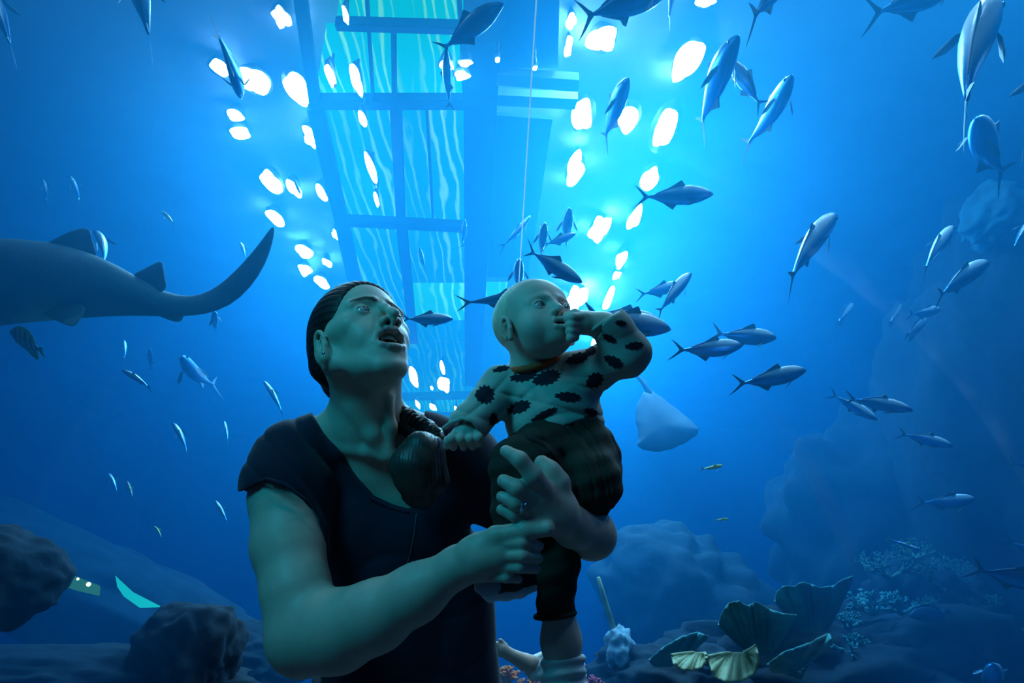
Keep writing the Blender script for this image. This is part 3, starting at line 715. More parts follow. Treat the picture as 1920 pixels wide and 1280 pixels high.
fan('cream_coral', (1318,1222), [(1258,1226),(1262,1244),(1276,1254),(1296,1258),(1314,1252),(1326,1240),(1324,1226)], 4.8, .10, M_cream, 'smaller cream ruffled coral at the bottom', curl=.18)
fan('cream_coral', (1385,1222), [(1326,1228),(1332,1252),(1340,1270),(1364,1280),(1392,1276),(1416,1262),(1424,1236),(1416,1206)], 4.9, .12, M_cream, 'larger cream ruffled coral at the bottom, pale crescent', curl=.2)
fan('plate_coral', (1232,1250), [(1216,1238),(1246,1212),(1280,1192),(1310,1184),(1330,1192)], 5.3, .1, M_plate, 'long dull plate coral behind the cream corals', curl=.15)
fan('plate_coral', (1455,1262), [(1438,1246),(1470,1222),(1510,1208),(1556,1186),(1562,1204)], 4.9, .1, M_plate, 'leaf shaped dull green coral right of the cream corals', curl=.15)
# branching corals
def branching(px, py, d, rpx, n, seed, mat, label, name='branching_coral', thick=.012, up=1.0):
    rn = random.Random(seed); base = P(px, py, d); R = rpx / F * d; V, Fc = [], []
    def grow(p, dirv, ln, r, lev):
        q = p + dirv * ln; mid = p.lerp(q, .5) + Vector((rn.uniform(-1, 1), rn.uniform(-1, 1), rn.uniform(-.5, 1))) * ln * .12
        v, f = tube_data([p, mid, q], [r, r * .85, r * .65], 6); o = len(V); V.extend(v); Fc.extend([tuple(i + o for i in t) for t in f])
        if lev:
            for _ in range(rn.choice((2, 3))):
                nd = (dirv + Vector((rn.uniform(-1, 1), rn.uniform(-1, 1), rn.uniform(-.4, .9))) * .75).normalized(); grow(q, nd, ln * rn.uniform(.6, .85), r * .72, lev - 1)
    for i in range(n):
        a = rn.uniform(0, 6.28); dv = Vector((math.cos(a), math.sin(a) * .7, rn.uniform(.2, 1.2) * up)).normalized()
        grow(Vector((0, 0, 0)), dv, R * .42, thick, 3)
    o = from_data(name, V, Fc, mat); o.location = base; return tag(o, label, 'coral')
branching(1770, 1110, 6.4, 66, 9, 1, M_branch, 'dense green branching coral, topmost of the right hand corals')
branching(1815, 1215, 6.0, 60, 9, 2, M_branch, 'branching coral below the plump blue fish')
branching(1872, 1275, 5.8, 48, 8, 3, M_rust, 'rusty red branching coral at the bottom right')
branching(1672, 1085, 6.6, 52, 7, 4, M_branch, 'loose green branching coral behind the bright rimmed plate', thick=.02)
branching(1640, 1150, 6.2, 46, 7, 5, M_plate, 'stubby green coral right of the bright rimmed plate', thick=.025)
branching(1600, 1230, 5.8, 40, 7, 6, M_plate, 'stubby coral in the shade under the plates', thick=.02)
branching(1113, 1290, 5.6, 22, 6, 7, principled('pink_coral', (.8, .1, .16), .8), 'small pink coral at the bottom edge beside the white sock', thick=.016)
branching(946, 1280, 5.7, 30, 8, 8, M_orange, 'orange coral at the bottom edge between hip and leg', thick=.03)
branching(990, 1292, 5.7, 24, 7, 9, M_orange, 'second orange coral, right of the first and mostly below the edge', thick=.03)
for i, (x, y, dd, r, n, m, t, what) in enumerate([(1715, 1050, 6.7, 40, 7, M_branch, .012, 'behind the yellow tailed fish'), (1735, 1165, 6.3, 44, 8, M_branch, .012, 'directly left under the plump blue fish'), (1690, 1150, 6.1, 40, 7, M_plate, .022, 'between plate and plump fish'),
        (1850, 1165, 6.3, 50, 9, M_branch, .01, 'right of the plump blue fish'), (1760, 1260, 5.8, 42, 8, M_branch, .014, 'on the rock near the bottom edge'), (1690, 1215, 5.9, 36, 7, M_plate, .02, 'left of the small blue fish on the rock'), (1590, 1180, 6.0, 34, 7, M_plate, .02, 'tucked under the bright rim plate'),
        (1500, 1270, 5.4, 34, 7, M_branch, .016, 'below the leaf shaped coral'), (1640, 1065, 7.0, 34, 6, M_branch, .016, 'on the crest above the plates'), (1820, 1085, 6.9, 44, 8, M_branch, .01, 'on the crest at far right')]):
    branching(x, y, dd, r, n, 20 + i, m, 'small branching coral ' + what, thick=t)
# slender sponge with a pale tuft
v, f = tube_data([P(1122, 1082, 6.2), P(1132, 1118, 6.2), P(1143, 1152, 6.2), P(1152, 1186, 6.2)], [.016, .022, .022, .03], 8)
o0 = P(1152, 1186, 6.2); o = from_data('tube_sponge', [p - o0 for p in v], f, M_cream); o.location = o0; tag(o, 'thin upright yellowish tube sponge right of the child\'s leg', 'sponge')
rock(1162, 1212, 6.1, 24, 34, .14, 12, M_pale, 'pale knobbly sponge at the foot of the thin tube sponge', name='barrel_sponge', amp=.4, sub=4)['category'] = 'sponge'
# ================================================================== sculpting by distance fields
import openvdb
def axis(segs):
    """non-uniform sample positions: list of (start, end, step)"""
    out = []
    for a, b, st in segs:
        n = max(1, int(round((b - a) / st))); out.append(np.linspace(a, b, n, endpoint=False))
    out.append(np.array([segs[-1][1]])); return np.concatenate(out).astype(np.float32)
def Q(px, py, d):
    """pixel + depth -> lens frame metres (right, up, away)"""
    return np.array([(px - 960) / F * d, (640 - py) / F * d, d], np.float32)
def smin(a, b, k):
    if k <= 0: return np.minimum(a, b)
    h = np.maximum(k - np.abs(a - b), 0) / k
    return np.minimum(a, b) - h * h * k * .25
def smax(a, b, k): return -smin(-a, -b, k)
class Sculpt:
    def __init__(s, xs, ys, zs):
        s.ax = (xs, ys, zs); s.D = np.full((len(xs), len(ys), len(zs)), .05, np.float32)
    def block(s, lo, hi):
        sl = []
        for a, l, h in zip(s.ax, lo, hi):
            i, j = np.searchsorted(a, l), np.searchsorted(a, h)
            sl.append(slice(max(0, i - 1), min(len(a), j + 1)))
        if any(x.stop - x.start < 1 for x in sl): return None, None
        g = [s.ax[0][sl[0]][:, None, None], s.ax[1][sl[1]][None, :, None], s.ax[2][sl[2]][None, None, :]]
        return tuple(sl), g
    def put(s, lo, hi, fn, k=.004, op='add', pad=.02):
        sl, g = s.block(np.array(lo) - pad - k, np.array(hi) + pad + k)
        if sl is None: return
        d = fn(*g).astype(np.float32)
        if op == 'add': s.D[sl] = smin(s.D[sl], d, k)
        elif op == 'cut': s.D[sl] = smax(s.D[sl], -d, k)
        elif op == 'and': s.D[sl] = smax(s.D[sl], d, k)
    def caps(s, pts, k=.01, op='add', inflate=0.0):
        """chain of tapered capsules through (px, py, depth, radius_px)"""
        for a, b in zip(pts[:-1], pts[1:]):
            A, B = Q(*a[:3]), Q(*b[:3]); ra, rb = a[3] / F * a[2] + inflate, b[3] / F * b[2] + inflate
            s.cap(A, B, ra, rb, k, op)
    def cap(s, A, B, ra, rb, k=.01, op='add'):
        r = max(ra, rb); lo = np.minimum(A, B) - r; hi = np.maximum(A, B) + r
        s.put(lo, hi, lambda x, y, z: cap_d(x, y, z, A, B, ra, rb), k, op)
    def ell(s, c, r, k=.01, op='add', R=None):
        """ellipsoid at lens-frame point c, radii r (m), optional rotation (columns = axes)"""
        m = max(r); s.put(c - m, c + m, lambda x, y, z: ell_d(x, y, z, c, r, R), k, op)
    def sampled(s, other):
        """the other sculpt's field read at my sample points (trilinear)"""
        D = other.D
        for i in range(3):
            a, q = other.ax[i], s.ax[i]
            k = np.clip(np.searchsorted(a, q) - 1, 0, len(a) - 2); f = np.clip((q - a[k]) / (a[k + 1] - a[k]), 0, 1)
            sh = [1, 1, 1]; sh[i] = -1; f = f.reshape(sh).astype(np.float32)
            D = np.take(D, k, axis=i) * (1 - f) + np.take(D, k + 1, axis=i) * f
        return D
    def mesh(s, name, mat, parent=None, colors=None, base=(1, 1, 1), smooth_it=0, decim=None):
        g = openvdb.FloatGrid(.05); g.copyFromArray(s.D)
        pts, quads = g.convertToQuads(0.0)
        idx = pts
        L = np.stack([np.interp(idx[:, i], np.arange(len(s.ax[i])), s.ax[i]) for i in range(3)], 1)
        R = np.array([c_right, c_up, c_fwd]); W = np.array(CAM) + L @ R
        me = bpy.data.meshes.new(name)
        org = np.array(parent.location) if parent is not None else np.zeros(3)
        q = quads[:, ::-1].astype(np.int32)
        me.vertices.add(len(W)); me.vertices.foreach_set('co', (W - org).astype(np.float32).ravel())
        me.loops.add(q.size); me.loops.foreach_set('vertex_index', q.ravel())
        me.polygons.add(len(q)); me.polygons.foreach_set('loop_start', np.arange(0, q.size, 4, dtype=np.int32))
        me.update(calc_edges=True); me.validate()
        if colors is not None:
            C = np.tile(np.array([*base, 1], np.float32), (len(L), 1))
            x, y, z = L[:, 0], L[:, 1], L[:, 2]
            for fn, col, soft in colors:
                d = fn(x, y, z); w = np.clip(.5 - d / (2 * soft), 0, 1); w = w * w * (3 - 2 * w)
                C[:, :3] = C[:, :3] * (1 - w[:, None]) + np.array(col) * w[:, None]
            at = me.color_attributes.new('tint', 'FLOAT_COLOR', 'POINT'); at.data.foreach_set('color', C.ravel())
        o = link(name, me, mat, parent)
        # orient outward
        bmq = bmesh.new(); bmq.from_mesh(me); bmesh.ops.recalc_face_normals(bmq, faces=bmq.faces)
        for _ in range(smooth_it): bmesh.ops.smooth_vert(bmq, verts=bmq.verts, factor=.5, use_axis_x=True, use_axis_y=True, use_axis_z=True)
        bmq.to_mesh(me); bmq.free()
        me.polygons.foreach_set('use_smooth', [True] * len(me.polygons))
        return o
def cap_d(x, y, z, A, B, ra, rb):
    ab = B - A; L2 = max(float(ab @ ab), 1e-12)
    t = np.clip(((x - A[0]) * ab[0] + (y - A[1]) * ab[1] + (z - A[2]) * ab[2]) / L2, 0, 1)
    return np.sqrt((x - A[0] - t * ab[0]) ** 2 + (y - A[1] - t * ab[1]) ** 2 + (z - A[2] - t * ab[2]) ** 2) - (ra + (rb - ra) * t)
def ell_d(x, y, z, c, r, R=None):
    x, y, z = x - c[0], y - c[1], z - c[2]
    if R is not None:
        x, y, z = (R[0, i] * x + R[1, i] * y + R[2, i] * z for i in range(3))
    k0 = np.sqrt((x / r[0]) ** 2 + (y / r[1]) ** 2 + (z / r[2]) ** 2)
    k1 = np.sqrt((x / r[0] ** 2) ** 2 + (y / r[1] ** 2) ** 2 + (z / r[2] ** 2) ** 2)
    return k0 * (k0 - 1) / np.maximum(k1, 1e-6)
def poly_px(poly):
    """signed distance (m) to a polygon drawn in the frame, extruded along the lines of sight"""
    P_ = np.array(poly, np.float32)
    def fn(x, y, z):
        X, Y = x / z * F, y / z * F
        X, Y = np.broadcast_arrays(X, Y)
        d = np.full(X.shape, 1e9, np.float32); s = np.ones(X.shape, np.float32)
        n = len(P_)
        V = np.stack([P_[:, 0] - 960, 640 - P_[:, 1]], 1)
        j = n - 1
        for i in range(n):
            e = V[j] - V[i]; wx, wy = X - V[i, 0], Y - V[i, 1]
            t = np.clip((wx * e[0] + wy * e[1]) / (e @ e), 0, 1)
            d = np.minimum(d, (wx - e[0] * t) ** 2 + (wy - e[1] * t) ** 2)
            c1 = Y >= V[i, 1]; c2 = Y < V[j, 1]; c3 = e[0] * wy > e[1] * wx
            s = np.where((c1 & c2 & c3) | (~c1 & ~c2 & ~c3), -s, s)
            j = i
        return s * np.sqrt(d) * z / F
    return fn
class Head:
    """a head frame: x to the person's left, y to the crown, z out of the face; millimetres"""
    def __init__(s, S, yaw, pitch, roll, c, scale=1.0):
        cy, sy, cp, sp, cr, sr = math.cos(yaw), math.sin(yaw), math.cos(pitch), math.sin(pitch), math.cos(roll), math.sin(roll)
        Ry = np.array([[cy, 0, sy], [0, 1, 0], [-sy, 0, cy]]); Rx = np.array([[1, 0, 0], [0, cp, sp], [0, -sp, cp]])
        Rz = np.array([[cr, -sr, 0], [sr, cr, 0], [0, 0, 1]])
        s.R = (np.diag([1, 1, -1.]) @ Rz @ Ry @ Rx).astype(np.float32); s.c = np.array(c, np.float32); s.k = scale / 1000; s.S = S
    def w(s, p): return (s.c + s.R @ (np.array(p, np.float32) * s.k)).astype(np.float32)
    def ell(s, p, r, k=10, op='add', rot=None):
        R = s.R if rot is None else (s.R @ rot).astype(np.float32)
        s.S.ell(s.w(p), np.array(r) * s.k, k * s.k, op, R)
    def cap(s, a, b, ra, rb, k=8, op='add'): s.S.cap(s.w(a), s.w(b), ra * s.k, rb * s.k, k * s.k, op)
    def chain(s, pts, k=4, op='add'):
        for a, b in zip(pts[:-1], pts[1:]): s.cap(a[:3], b[:3], a[3], b[3], k, op)
    def local(s, x, y, z):
        x, y, z = x - s.c[0], y - s.c[1], z - s.c[2]
        return tuple((s.R[0, i] * x + s.R[1, i] * y + s.R[2, i] * z) / s.k for i in range(3))
    def fell(s, p, r, rot=None):
        c = s.w(p); R = s.R if rot is None else (s.R @ rot).astype(np.float32); rr = np.array(r) * s.k
        return lambda x, y, z: ell_d(x, y, z, c, rr, R)
    def fcap(s, a, b, ra, rb):
        A, B = s.w(a), s.w(b); return lambda x, y, z: cap_d(x, y, z, A, B, ra * s.k, rb * s.k)
def Lw(q): return CAM + c_right * float(q[0]) + c_up * float(q[1]) + c_fwd * float(q[2])
def rotx(a): c, s = math.cos(a), math.sin(a); return np.array([[1, 0, 0], [0, c, -s], [0, s, c]])
def roty(a): c, s = math.cos(a), math.sin(a); return np.array([[c, 0, s], [0, 1, 0], [-s, 0, c]])
def rotz(a): c, s = math.cos(a), math.sin(a); return np.array([[c, -s, 0], [s, c, 0], [0, 0, 1]])
def eyeball(H, p, r, look, parent, mats):
    """eye: white ball with iris and pupil caps turned to the look direction (head frame)"""
    loc = Lw(H.w(p)) - parent.location
    R3 = Matrix([list(map(float, H.R[i])) for i in range(3)])
    fr = Vector(look).normalized()
    dirw = (c_right * float((H.R @ np.array(fr))[0]) + c_up * float((H.R @ np.array(fr))[1]) + c_fwd * float((H.R @ np.array(fr))[2])).normalized()
    bm = bmesh.new(); bmesh.ops.create_uvsphere(bm, u_segments=28, v_segments=20, radius=r * H.k)
    q = dirw.to_track_quat('Z', 'Y').to_matrix().to_4x4()
    for f in bm.faces:
        c = f.calc_center_median().normalized().z
        f.material_index = 2 if c > .955 else (1 if c > .84 else 0)
    bmesh.ops.transform(bm, matrix=Matrix.Translation(loc) @ q, verts=bm.verts)
    me = bpy.data.meshes.new('eye'); bm.to_mesh(me); bm.free()
    for m in mats: me.materials.append(m)
    return link('eye', me, None, parent)
# ================================================================== the woman
M_skin = principled('skin', (.6, .42, .34), .48, vcol='tint', noise=.05, nscale=60, bump=.04, bscale=500, spec=.35)
M_skin.node_tree.nodes['Principled BSDF'].inputs['Subsurface Weight'].default_value = 0.0
M_tee = principled('navy_cotton', (.012, .014, .035), .85, noise=.15, nscale=20, bump=.12, bscale=700, spec=.2, sheen=.15)
M_hair = principled('dark_hair', (.012, .009, .009), .5, noise=.35, nscale=30, spec=.3)
M_white_eye = principled('eye_white', (.42, .42, .42), .12, spec=.8)
M_iris = principled('eye_iris', (.06, .05, .035), .1, spec=.9)
M_pupil = principled('eye_pupil', (.004, .004, .004), .05, spec=1)
M_teeth = principled('teeth', (.75, .72, .66), .25, spec=.6)
M_gold = principled('ring_metal', (.8, .78, .75), .15, metal=1)
SKIN = (.60, .43, .35)
woman = empty('person', P(700, 1250, 1.2), 'woman in dark v-neck tee, looking up open mouthed, holding the child', 'person')

xs = axis([(-.52, -.375, .003), (-.375, -.165, .0015), (-.165, .20, .0026)])
ys = axis([(-.60, -.115, .0028), (-.115, .135, .0015)])
zs = axis([(.90, 1.05, .0028), (1.05, 1.32, .0018), (1.32, 1.48, .004)])
S = Sculpt(xs, ys, zs)
# torso under the tee, neck, shoulders
S.caps([(690, 680, 1.262, 60), (688, 745, 1.27, 50), (684, 800, 1.29, 54), (690, 850, 1.32, 70)], .03)
S.caps([(684, 775, 1.30, 36), (560, 842, 1.285, 42)], .03); S.caps([(700, 775, 1.30, 36), (850, 840, 1.30, 40)], .03)
S.ell(Q(715, 930, 1.34), np.array([.165, .13, .085]), .04)
S.ell(Q(720, 1120, 1.33), np.array([.15, .22, .085]), .04)
S.caps([(628, 838, 1.255, 9), (690, 846, 1.24, 10), (722, 856, 1.238, 9)], .014); S.caps([(738, 858, 1.236, 8), (800, 845, 1.25, 9)], .014)
S.caps([(665, 765, 1.225, 9), (700, 815, 1.228, 10), (722, 850, 1.236, 9)], .02)      # neck tendons
S.caps([(730, 745, 1.235, 7), (735, 800, 1.232, 7), (730, 850, 1.236, 7)], .016)
# right arm
S.caps([(545, 862, 1.255, 58), (538, 930, 1.215, 63), (541, 1020, 1.17, 62), (556, 1110, 1.12, 58), (572, 1185, 1.09, 62)], .03)
S.caps([(572, 1195, 1.09, 68), (635, 1182, 1.065, 68), (705, 1154, 1.04, 59), (780, 1112, 1.02, 47), (858, 1062, 1.00, 37)], .03)
# right hand
S.caps([(858, 1062, 1.0, 36), (905, 1042, .985, 38), (935, 1036, .98, 38)], .012)
S.ell(Q(915, 1045, .985), np.array([.046, .034, .018]), .012)
S.caps([(880, 1035, .985, 24), (930, 1004, .972, 17), (985, 994, .962, 17.5), (1026, 991, .958, 15)], .008)
S.caps([(938, 1019, .97, 15), (980, 1017, .955, 12.5), (1010, 1023, .966, 10.5)], .003)
S.caps([(935, 1041, .968, 14.5), (980, 1041, .951, 12), (1009, 1046, .963, 10)], .003)
S.caps([(930, 1062, .970, 13.5), (975, 1063, .954, 11), (1005, 1066, .965, 9.5)], .003)
S.caps([(915, 1079, .975, 12), (950, 1082, .961, 10), (972, 1085, .969, 8.5)], .003)
# left arm behind the child
S.caps([(880, 862, 1.33, 56), (925, 930, 1.33, 46), (1020, 985, 1.28, 44), (1110, 1004, 1.17, 40)], .03)
S.caps([(1110, 1002, 1.17, 40), (1108, 1000, 1.08, 40), (1074, 988, 1.03, 36)], .025)
# left hand round the child's leg
S.caps([(1074, 988, 1.035, 35), (1045, 960, 1.00, 38), (1015, 930, .985, 32)], .014)
S.caps([(1050, 975, 1.005, 28), (1000, 950, .978, 26)], .014)
S.caps([(1022, 920, .975, 19), (1000, 892, .958, 17.5), (975, 862, .955, 15.5), (949, 846, .962, 12)], .005)
S.caps([(1005, 935, .970, 18), (970, 915, .955, 16.5), (944, 901, .963, 12.5)], .004)
S.caps([(1000, 955, .972, 17), (968, 942, .957, 15), (941, 931, .966, 11)], .004)
S.caps([(1000, 972, .980, 15), (965, 964, .965, 13.5), (940, 955, .972, 10)], .004)
S.caps([(1050, 945, 1.0, 26), (1046, 905, 1.0, 21), (1032, 884, 1.0, 18), (1016, 868, 1.005, 15)], .010)
# head
wc = Q(678, 651, 1.235)
H = Head(S, .68, .80, -.17, wc, 1.03)
H.ell((0, 45, -8), (73, 78, 93), 10)
H.ell((0, 0, 30), (60, 88, 56), 22)
H.ell((0, -50, 45), (44, 48, 42), 18)
for sx in (-1, 1):
    H.cap((sx * 47, -2, 52), (sx * 60, 4, 20), 17, 13, 18)                # cheekbone
    H.cap((sx * 53, -48, 4), (sx * 18, -92, 62), 12, 13, 20)              # jaw
    H.cap((sx * 14, 29, 84), (sx * 46, 27, 70), 7, 7, 14)                 # brow
    H.ell((sx * 30, -30, 62), (20, 22, 18), 14)                            # cheek
H.ell((0, -96, 68), (20, 14, 15), 14)                                      # chin
H.ell((0, -72, 30), (38, 22, 42), 20)
H.ell((0, -56, 68), (30, 30, 22), 14)                                      # muzzle
for sx in (-1, 1):
    H.ell((sx * 31, 14, 94), (18, 13, 17), 12, 'cut')                      # socket
    H.ell((sx * 31, 13, 70.5), (15, 13.5, 13.8), 4)                              # lids
H.chain([(0, 26, 84, 6.5), (0, 8, 96, 6.5), (0, -13, 109, 7), (0, -21, 115.5, 8)], 8)
H.ell((0, -23, 99), (12, 8, 12), 5)
for sx in (-1, 1): H.ell((sx * 13.5, -25.5, 97), (6.3, 7.2, 10.5), 6)
H.cap((0, -30, 108), (0, -36, 94), 4, 5, 5)
for sx in (-1, 1): H.ell((sx * 8, -34, 104), (3.8, 4.5, 6), 3, 'cut')
# mouth: lips round an open mouth
H.ell((0, -55.5, 88), (22, 14, 24), 5, 'cut')
up_ = [(-28, -56, 76, 3.2), (-20, -44, 88, 4.6), (-7, -38.5, 95, 5.2), (0, -40, 95.5, 5), (7, -38.5, 95, 5.2), (20, -44, 88, 4.6), (28, -56, 76, 3.2)]
lo_ = [(-28, -56, 76, 3.2), (-19, -66, 84, 4.4), (-8, -71, 89, 5), (0, -71.5, 90, 5.2), (8, -71, 89, 5), (19, -66, 84, 4.4), (28, -56, 76, 3.2)]
H.chain(up_, 4); H.chain(lo_, 4)
for sx in (-1, 1): H.ell((sx * 31, 12, 88), (14, 5.0, 14), 2.0, 'cut', rotz(-sx * .10))
# ears
def ear(H, x, y, z, s, k=5):
    for sx in (-1, 1):
        t = roty(sx * .5) @ rotx(-.2)
        H.ell((sx * x, y, z), (5 * s, 27 * s, 17 * s), k, 'add', t)
        H.ell((sx * (x + 8 * s), y - 1 * s, z + 3 * s), (7 * s, 12 * s, 8.5 * s), 2, 'cut', t)
        rim = []
        for i in range(15):
            a = -.9 + i * (4.9 / 14); r = 1 + .08 * math.sin(a * 2)
            rim.append((sx * (x + (5 + 3 * math.sin(a)) * s - (4 if i in (0,) else 0) * 0), y + (3 + 22 * r * math.sin(a)) * s, z + (14 * math.cos(a) * r + (4 if math.sin(a) > 0 else 2)) * s - 2 * s, 3.3 * s))
        H.chain(rim, 2)
        H.cap((sx * (x + 4 * s), y - 22 * s, z + 4 * s), (sx * (x + 4 * s), y - 14 * s, z + 7 * s), 5.5 * s, 4.5 * s, 4)      # lobe
        H.cap((sx * (x + 5 * s), y - 5 * s, z + 14 * s), (sx * (x + 5 * s), y + 1 * s, z + 14 * s), 3.4 * s, 3 * s, 3)         # tragus
        H.chain([(sx * (x + 5 * s), y - 12 * s, z - 5 * s, 2.4 * s), (sx * (x + 6 * s), y + 2 * s, z - 7 * s, 2.4 * s), (sx * (x + 6 * s), y + 14 * s, z - 2 * s, 2.2 * s)], 3)
ear(H, 71, -11, -3, 1.1)
S.cap(H.w((-50, -28, -12)), Q(664, 762, 1.285), .024, .032, .024); S.cap(Q(664, 762, 1.285), Q(640, 815, 1.29), .032, .03, .03)
S.cap(H.w((50, -28, -12)), Q(715, 770, 1.29), .024, .028, .024)
LIP = (.32, .12, .13)
cols = [(H.fell((0, 45, -8), (1, 1, 1)), SKIN, .001)]
for ch in (up_, lo_):
    for a, b in zip(ch[:-1], ch[1:]): cols.append((H.fcap(a[:3], b[:3], a[3] + .6, b[3] + .6), LIP, .0012))
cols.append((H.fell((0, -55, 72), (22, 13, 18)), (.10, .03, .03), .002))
for sx in (-1, 1):
    br = [(sx * 12, 29, 92), (sx * 28, 35, 88), (sx * 48, 30, 74)]
    for a, b in zip(br[:-1], br[1:]): cols.append((H.fcap(a, b, 5.2, 3.8), (.07, .045, .035), .003))
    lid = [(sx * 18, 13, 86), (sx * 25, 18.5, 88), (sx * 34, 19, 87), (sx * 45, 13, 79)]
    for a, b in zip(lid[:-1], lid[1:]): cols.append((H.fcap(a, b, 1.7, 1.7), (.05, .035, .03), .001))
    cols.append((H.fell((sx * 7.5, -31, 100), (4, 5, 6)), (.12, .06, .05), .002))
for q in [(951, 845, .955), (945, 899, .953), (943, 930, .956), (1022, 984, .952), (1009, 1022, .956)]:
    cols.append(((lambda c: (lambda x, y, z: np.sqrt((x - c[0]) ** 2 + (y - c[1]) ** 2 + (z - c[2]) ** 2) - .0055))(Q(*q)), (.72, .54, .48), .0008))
wbody = S.mesh('body', M_skin, woman, cols, SKIN)
for sx in (-1, 1): eyeball(H, (sx * 31, 12.6, 71.5), 12.3, (.36, .24, 1), woman, (M_white_eye, M_iris, M_pupil))
# teeth
tb = bmesh.new()
for k in range(8):
    a = (k - 3.5) * .20; c = Lw(H.w((math.sin(a) * 21, -47.5, 64 + math.cos(a) * 21))) - woman.location
    R3 = Matrix([[float(v) for v in r] for r in (np.array([c_right, c_up, c_fwd]).T @ H.R @ roty(a))])
    add_box(tb, c, (.0044 * (1 if abs(k - 3.5) > 1 else 1.25), .009, .004), R3)
bmesh.ops.bevel(tb, geom=list(tb.edges), offset=.0008, segments=2, affect='EDGES')
from_bm('teeth', tb, M_teeth, woman)
# ear stud
bm = bmesh.new(); bmesh.ops.create_icosphere(bm, subdivisions=2, radius=.0035)
bmesh.ops.translate(bm, vec=Lw(H.w((-80, -32, 8))) - woman.location, verts=bm.verts)
tag(from_bm('earring', bm, M_gold, woman), 'small silver ear stud')
# ring on the left hand
a, b = Q(981, 948, .962), Q(974, 945, .960)
bm = bmesh.new(); v, f = [], []
ax_ = (Lw(b) - Lw(a)).normalized(); u_ = ax_.orthogonal().normalized(); w_ = ax_.cross(u_); c = (Lw(a) + Lw(b)) / 2 - woman.location
pts = [c + (u_ * math.cos(t) + w_ * math.sin(t)) * .0128 for t in np.linspace(0, 2 * math.pi, 25)]
v, f = tube_data(pts, .0012, 6); tag(from_data('ring', v, f, M_gold, woman), 'silver finger ring with bright stones')
bm = bmesh.new()
for k in (-1, 0, 1):
    g = bmesh.ops.create_icosphere(bm, subdivisions=1, radius=.0028)['verts']
    bmesh.ops.translate(bm, vec=c + (-c_fwd * .012 + c_up * (k * .004)), verts=g)
from_bm('ring_stones', bm, principled('ring_stone', (.8, .85, .95), .05, metal=.6), woman, smooth=False)

# ------------------------------------------------------------------ tee
xs = axis([(-.54, .02, .0034)]); ys = axis([(-.72, -.10, .0034)]); zs = axis([(1.08, 1.48, .0038)])
T = Sculpt(xs, ys, zs); inf = .007
T.caps([(684, 785, 1.30, 36), (560, 848, 1.285, 44)], .03, inflate=inf); T.caps([(700, 785, 1.30, 36), (850, 846, 1.30, 44)], .03, inflate=inf)
T.ell(Q(715, 930, 1.34), np.array([.172, .137, .092]), .04)
T.caps([(735, 1060, 1.33, 120), (755, 1400, 1.33, 130)], .05); T.caps([(860, 1060, 1.33, 60), (868, 1400, 1.33, 80)], .06)
T.ell(Q(650, 985, 1.275), np.array([.07, .065, .06]), .05); T.ell(Q(800, 990, 1.275), np.array([.068, .065, .06]), .05)   # bust
T.caps([(545, 858, 1.255, 62), (536, 905, 1.225, 70), (534, 945, 1.21, 72)], .03, inflate=.004)
T.caps([(862, 852, 1.31, 56), (885, 880, 1.31, 48), (905, 925, 1.31, 40)], .03, inflate=.006)
T.D = smin(T.D, np.maximum(T.sampled(S) - .0055, (1.165 - T.ax[2])[None, None, :]), .012).astype(np.float32)
# sleeve hem cut: plane through the hem line
T.put((-.54, -.62, 1.08), (.02, -.1, 1.48), poly_px([(430, 925), (462, 915), (500, 900), (560, 925), (600, 972), (604, 1400), (430, 1400)]), .003, 'cut')
# v neck
T.put((-.54, -.62, 1.08), (.02, -.1, 1.48), lambda x, y, z: np.maximum(poly_px([(560, 600), (586, 780), (604, 806), (640, 852), (672, 895), (700, 930), (735, 946), (768, 955), (782, 940), (790, 880), (794, 830), (796, 780), (800, 600)])(x, y, z), z - 1.40), .004, 'cut')
T.caps([(690, 700, 1.262, 57), (688, 745, 1.27, 54), (684, 795, 1.29, 57)], .004, 'cut')
# folds
def folds(x, y, z):
    X, Y = x / z * F + 960, 640 - y / z * F
    cr = (1 - np.abs(np.sin((X - .45 * Y) * .042 + 1.1 * np.sin(Y * .018)))) ** 3
    a = .0042 * (cr - .2) * np.clip((780 - X) / 120, .1, 1) * np.clip((1030 - Y) / 120, .12, 1)
    a = a + .0022 * ((1 - np.abs(np.sin((X * .4 + Y) * .03 + np.sin(X * .02)))) ** 3 - .2) * np.clip((Y - 930) / 80, 0, 1)
    b = .0016 * np.sin((X * .8 + Y * .35) * .06 + np.sin(X * .03) * 1.5)
    return a + b
T.D += folds(T.ax[0][:, None, None], T.ax[1][None, :, None], T.ax[2][None, None, :]).astype(np.float32)
tee = T.mesh('tee_shirt', M_tee, woman)
from mathutils.bvhtree import BVHTree
def bvh_of(o):
    off = o.parent.location
    return BVHTree.FromPolygons([v.co + off for v in o.data.vertices], [p.vertices for p in o.data.polygons])
teetree = bvh_of(tee)
def on_tee(path, n, lift=.001):
    out = []; path = np.array(path, float); t = np.linspace(0, len(path) - 1, n)
    for x, y in zip(np.interp(t, range(len(path)), path[:, 0]), np.interp(t, range(len(path)), path[:, 1])):
        h = teetree.ray_cast(CAM, ray(x, y).normalized())
        if h[0] is not None and (not out or (h[0] - woman.location - out[-1]).length < .03): out.append(h[0] - woman.location - c_fwd * lift)
    return out
v, f = tube_data(on_tee([(600, 812), (634, 857), (667, 900), (695, 934), (733, 951), (766, 960)], 40), .0028, 7); from_data('neckline', v, f, M_tee, woman)
v, f = tube_data(on_tee([(781, 962), (777, 1000), (770, 1035), (761, 1066)], 20), .0009, 6); from_data('cord', v, f, principled('grey_cord', (.12, .13, .15), .7), woman)
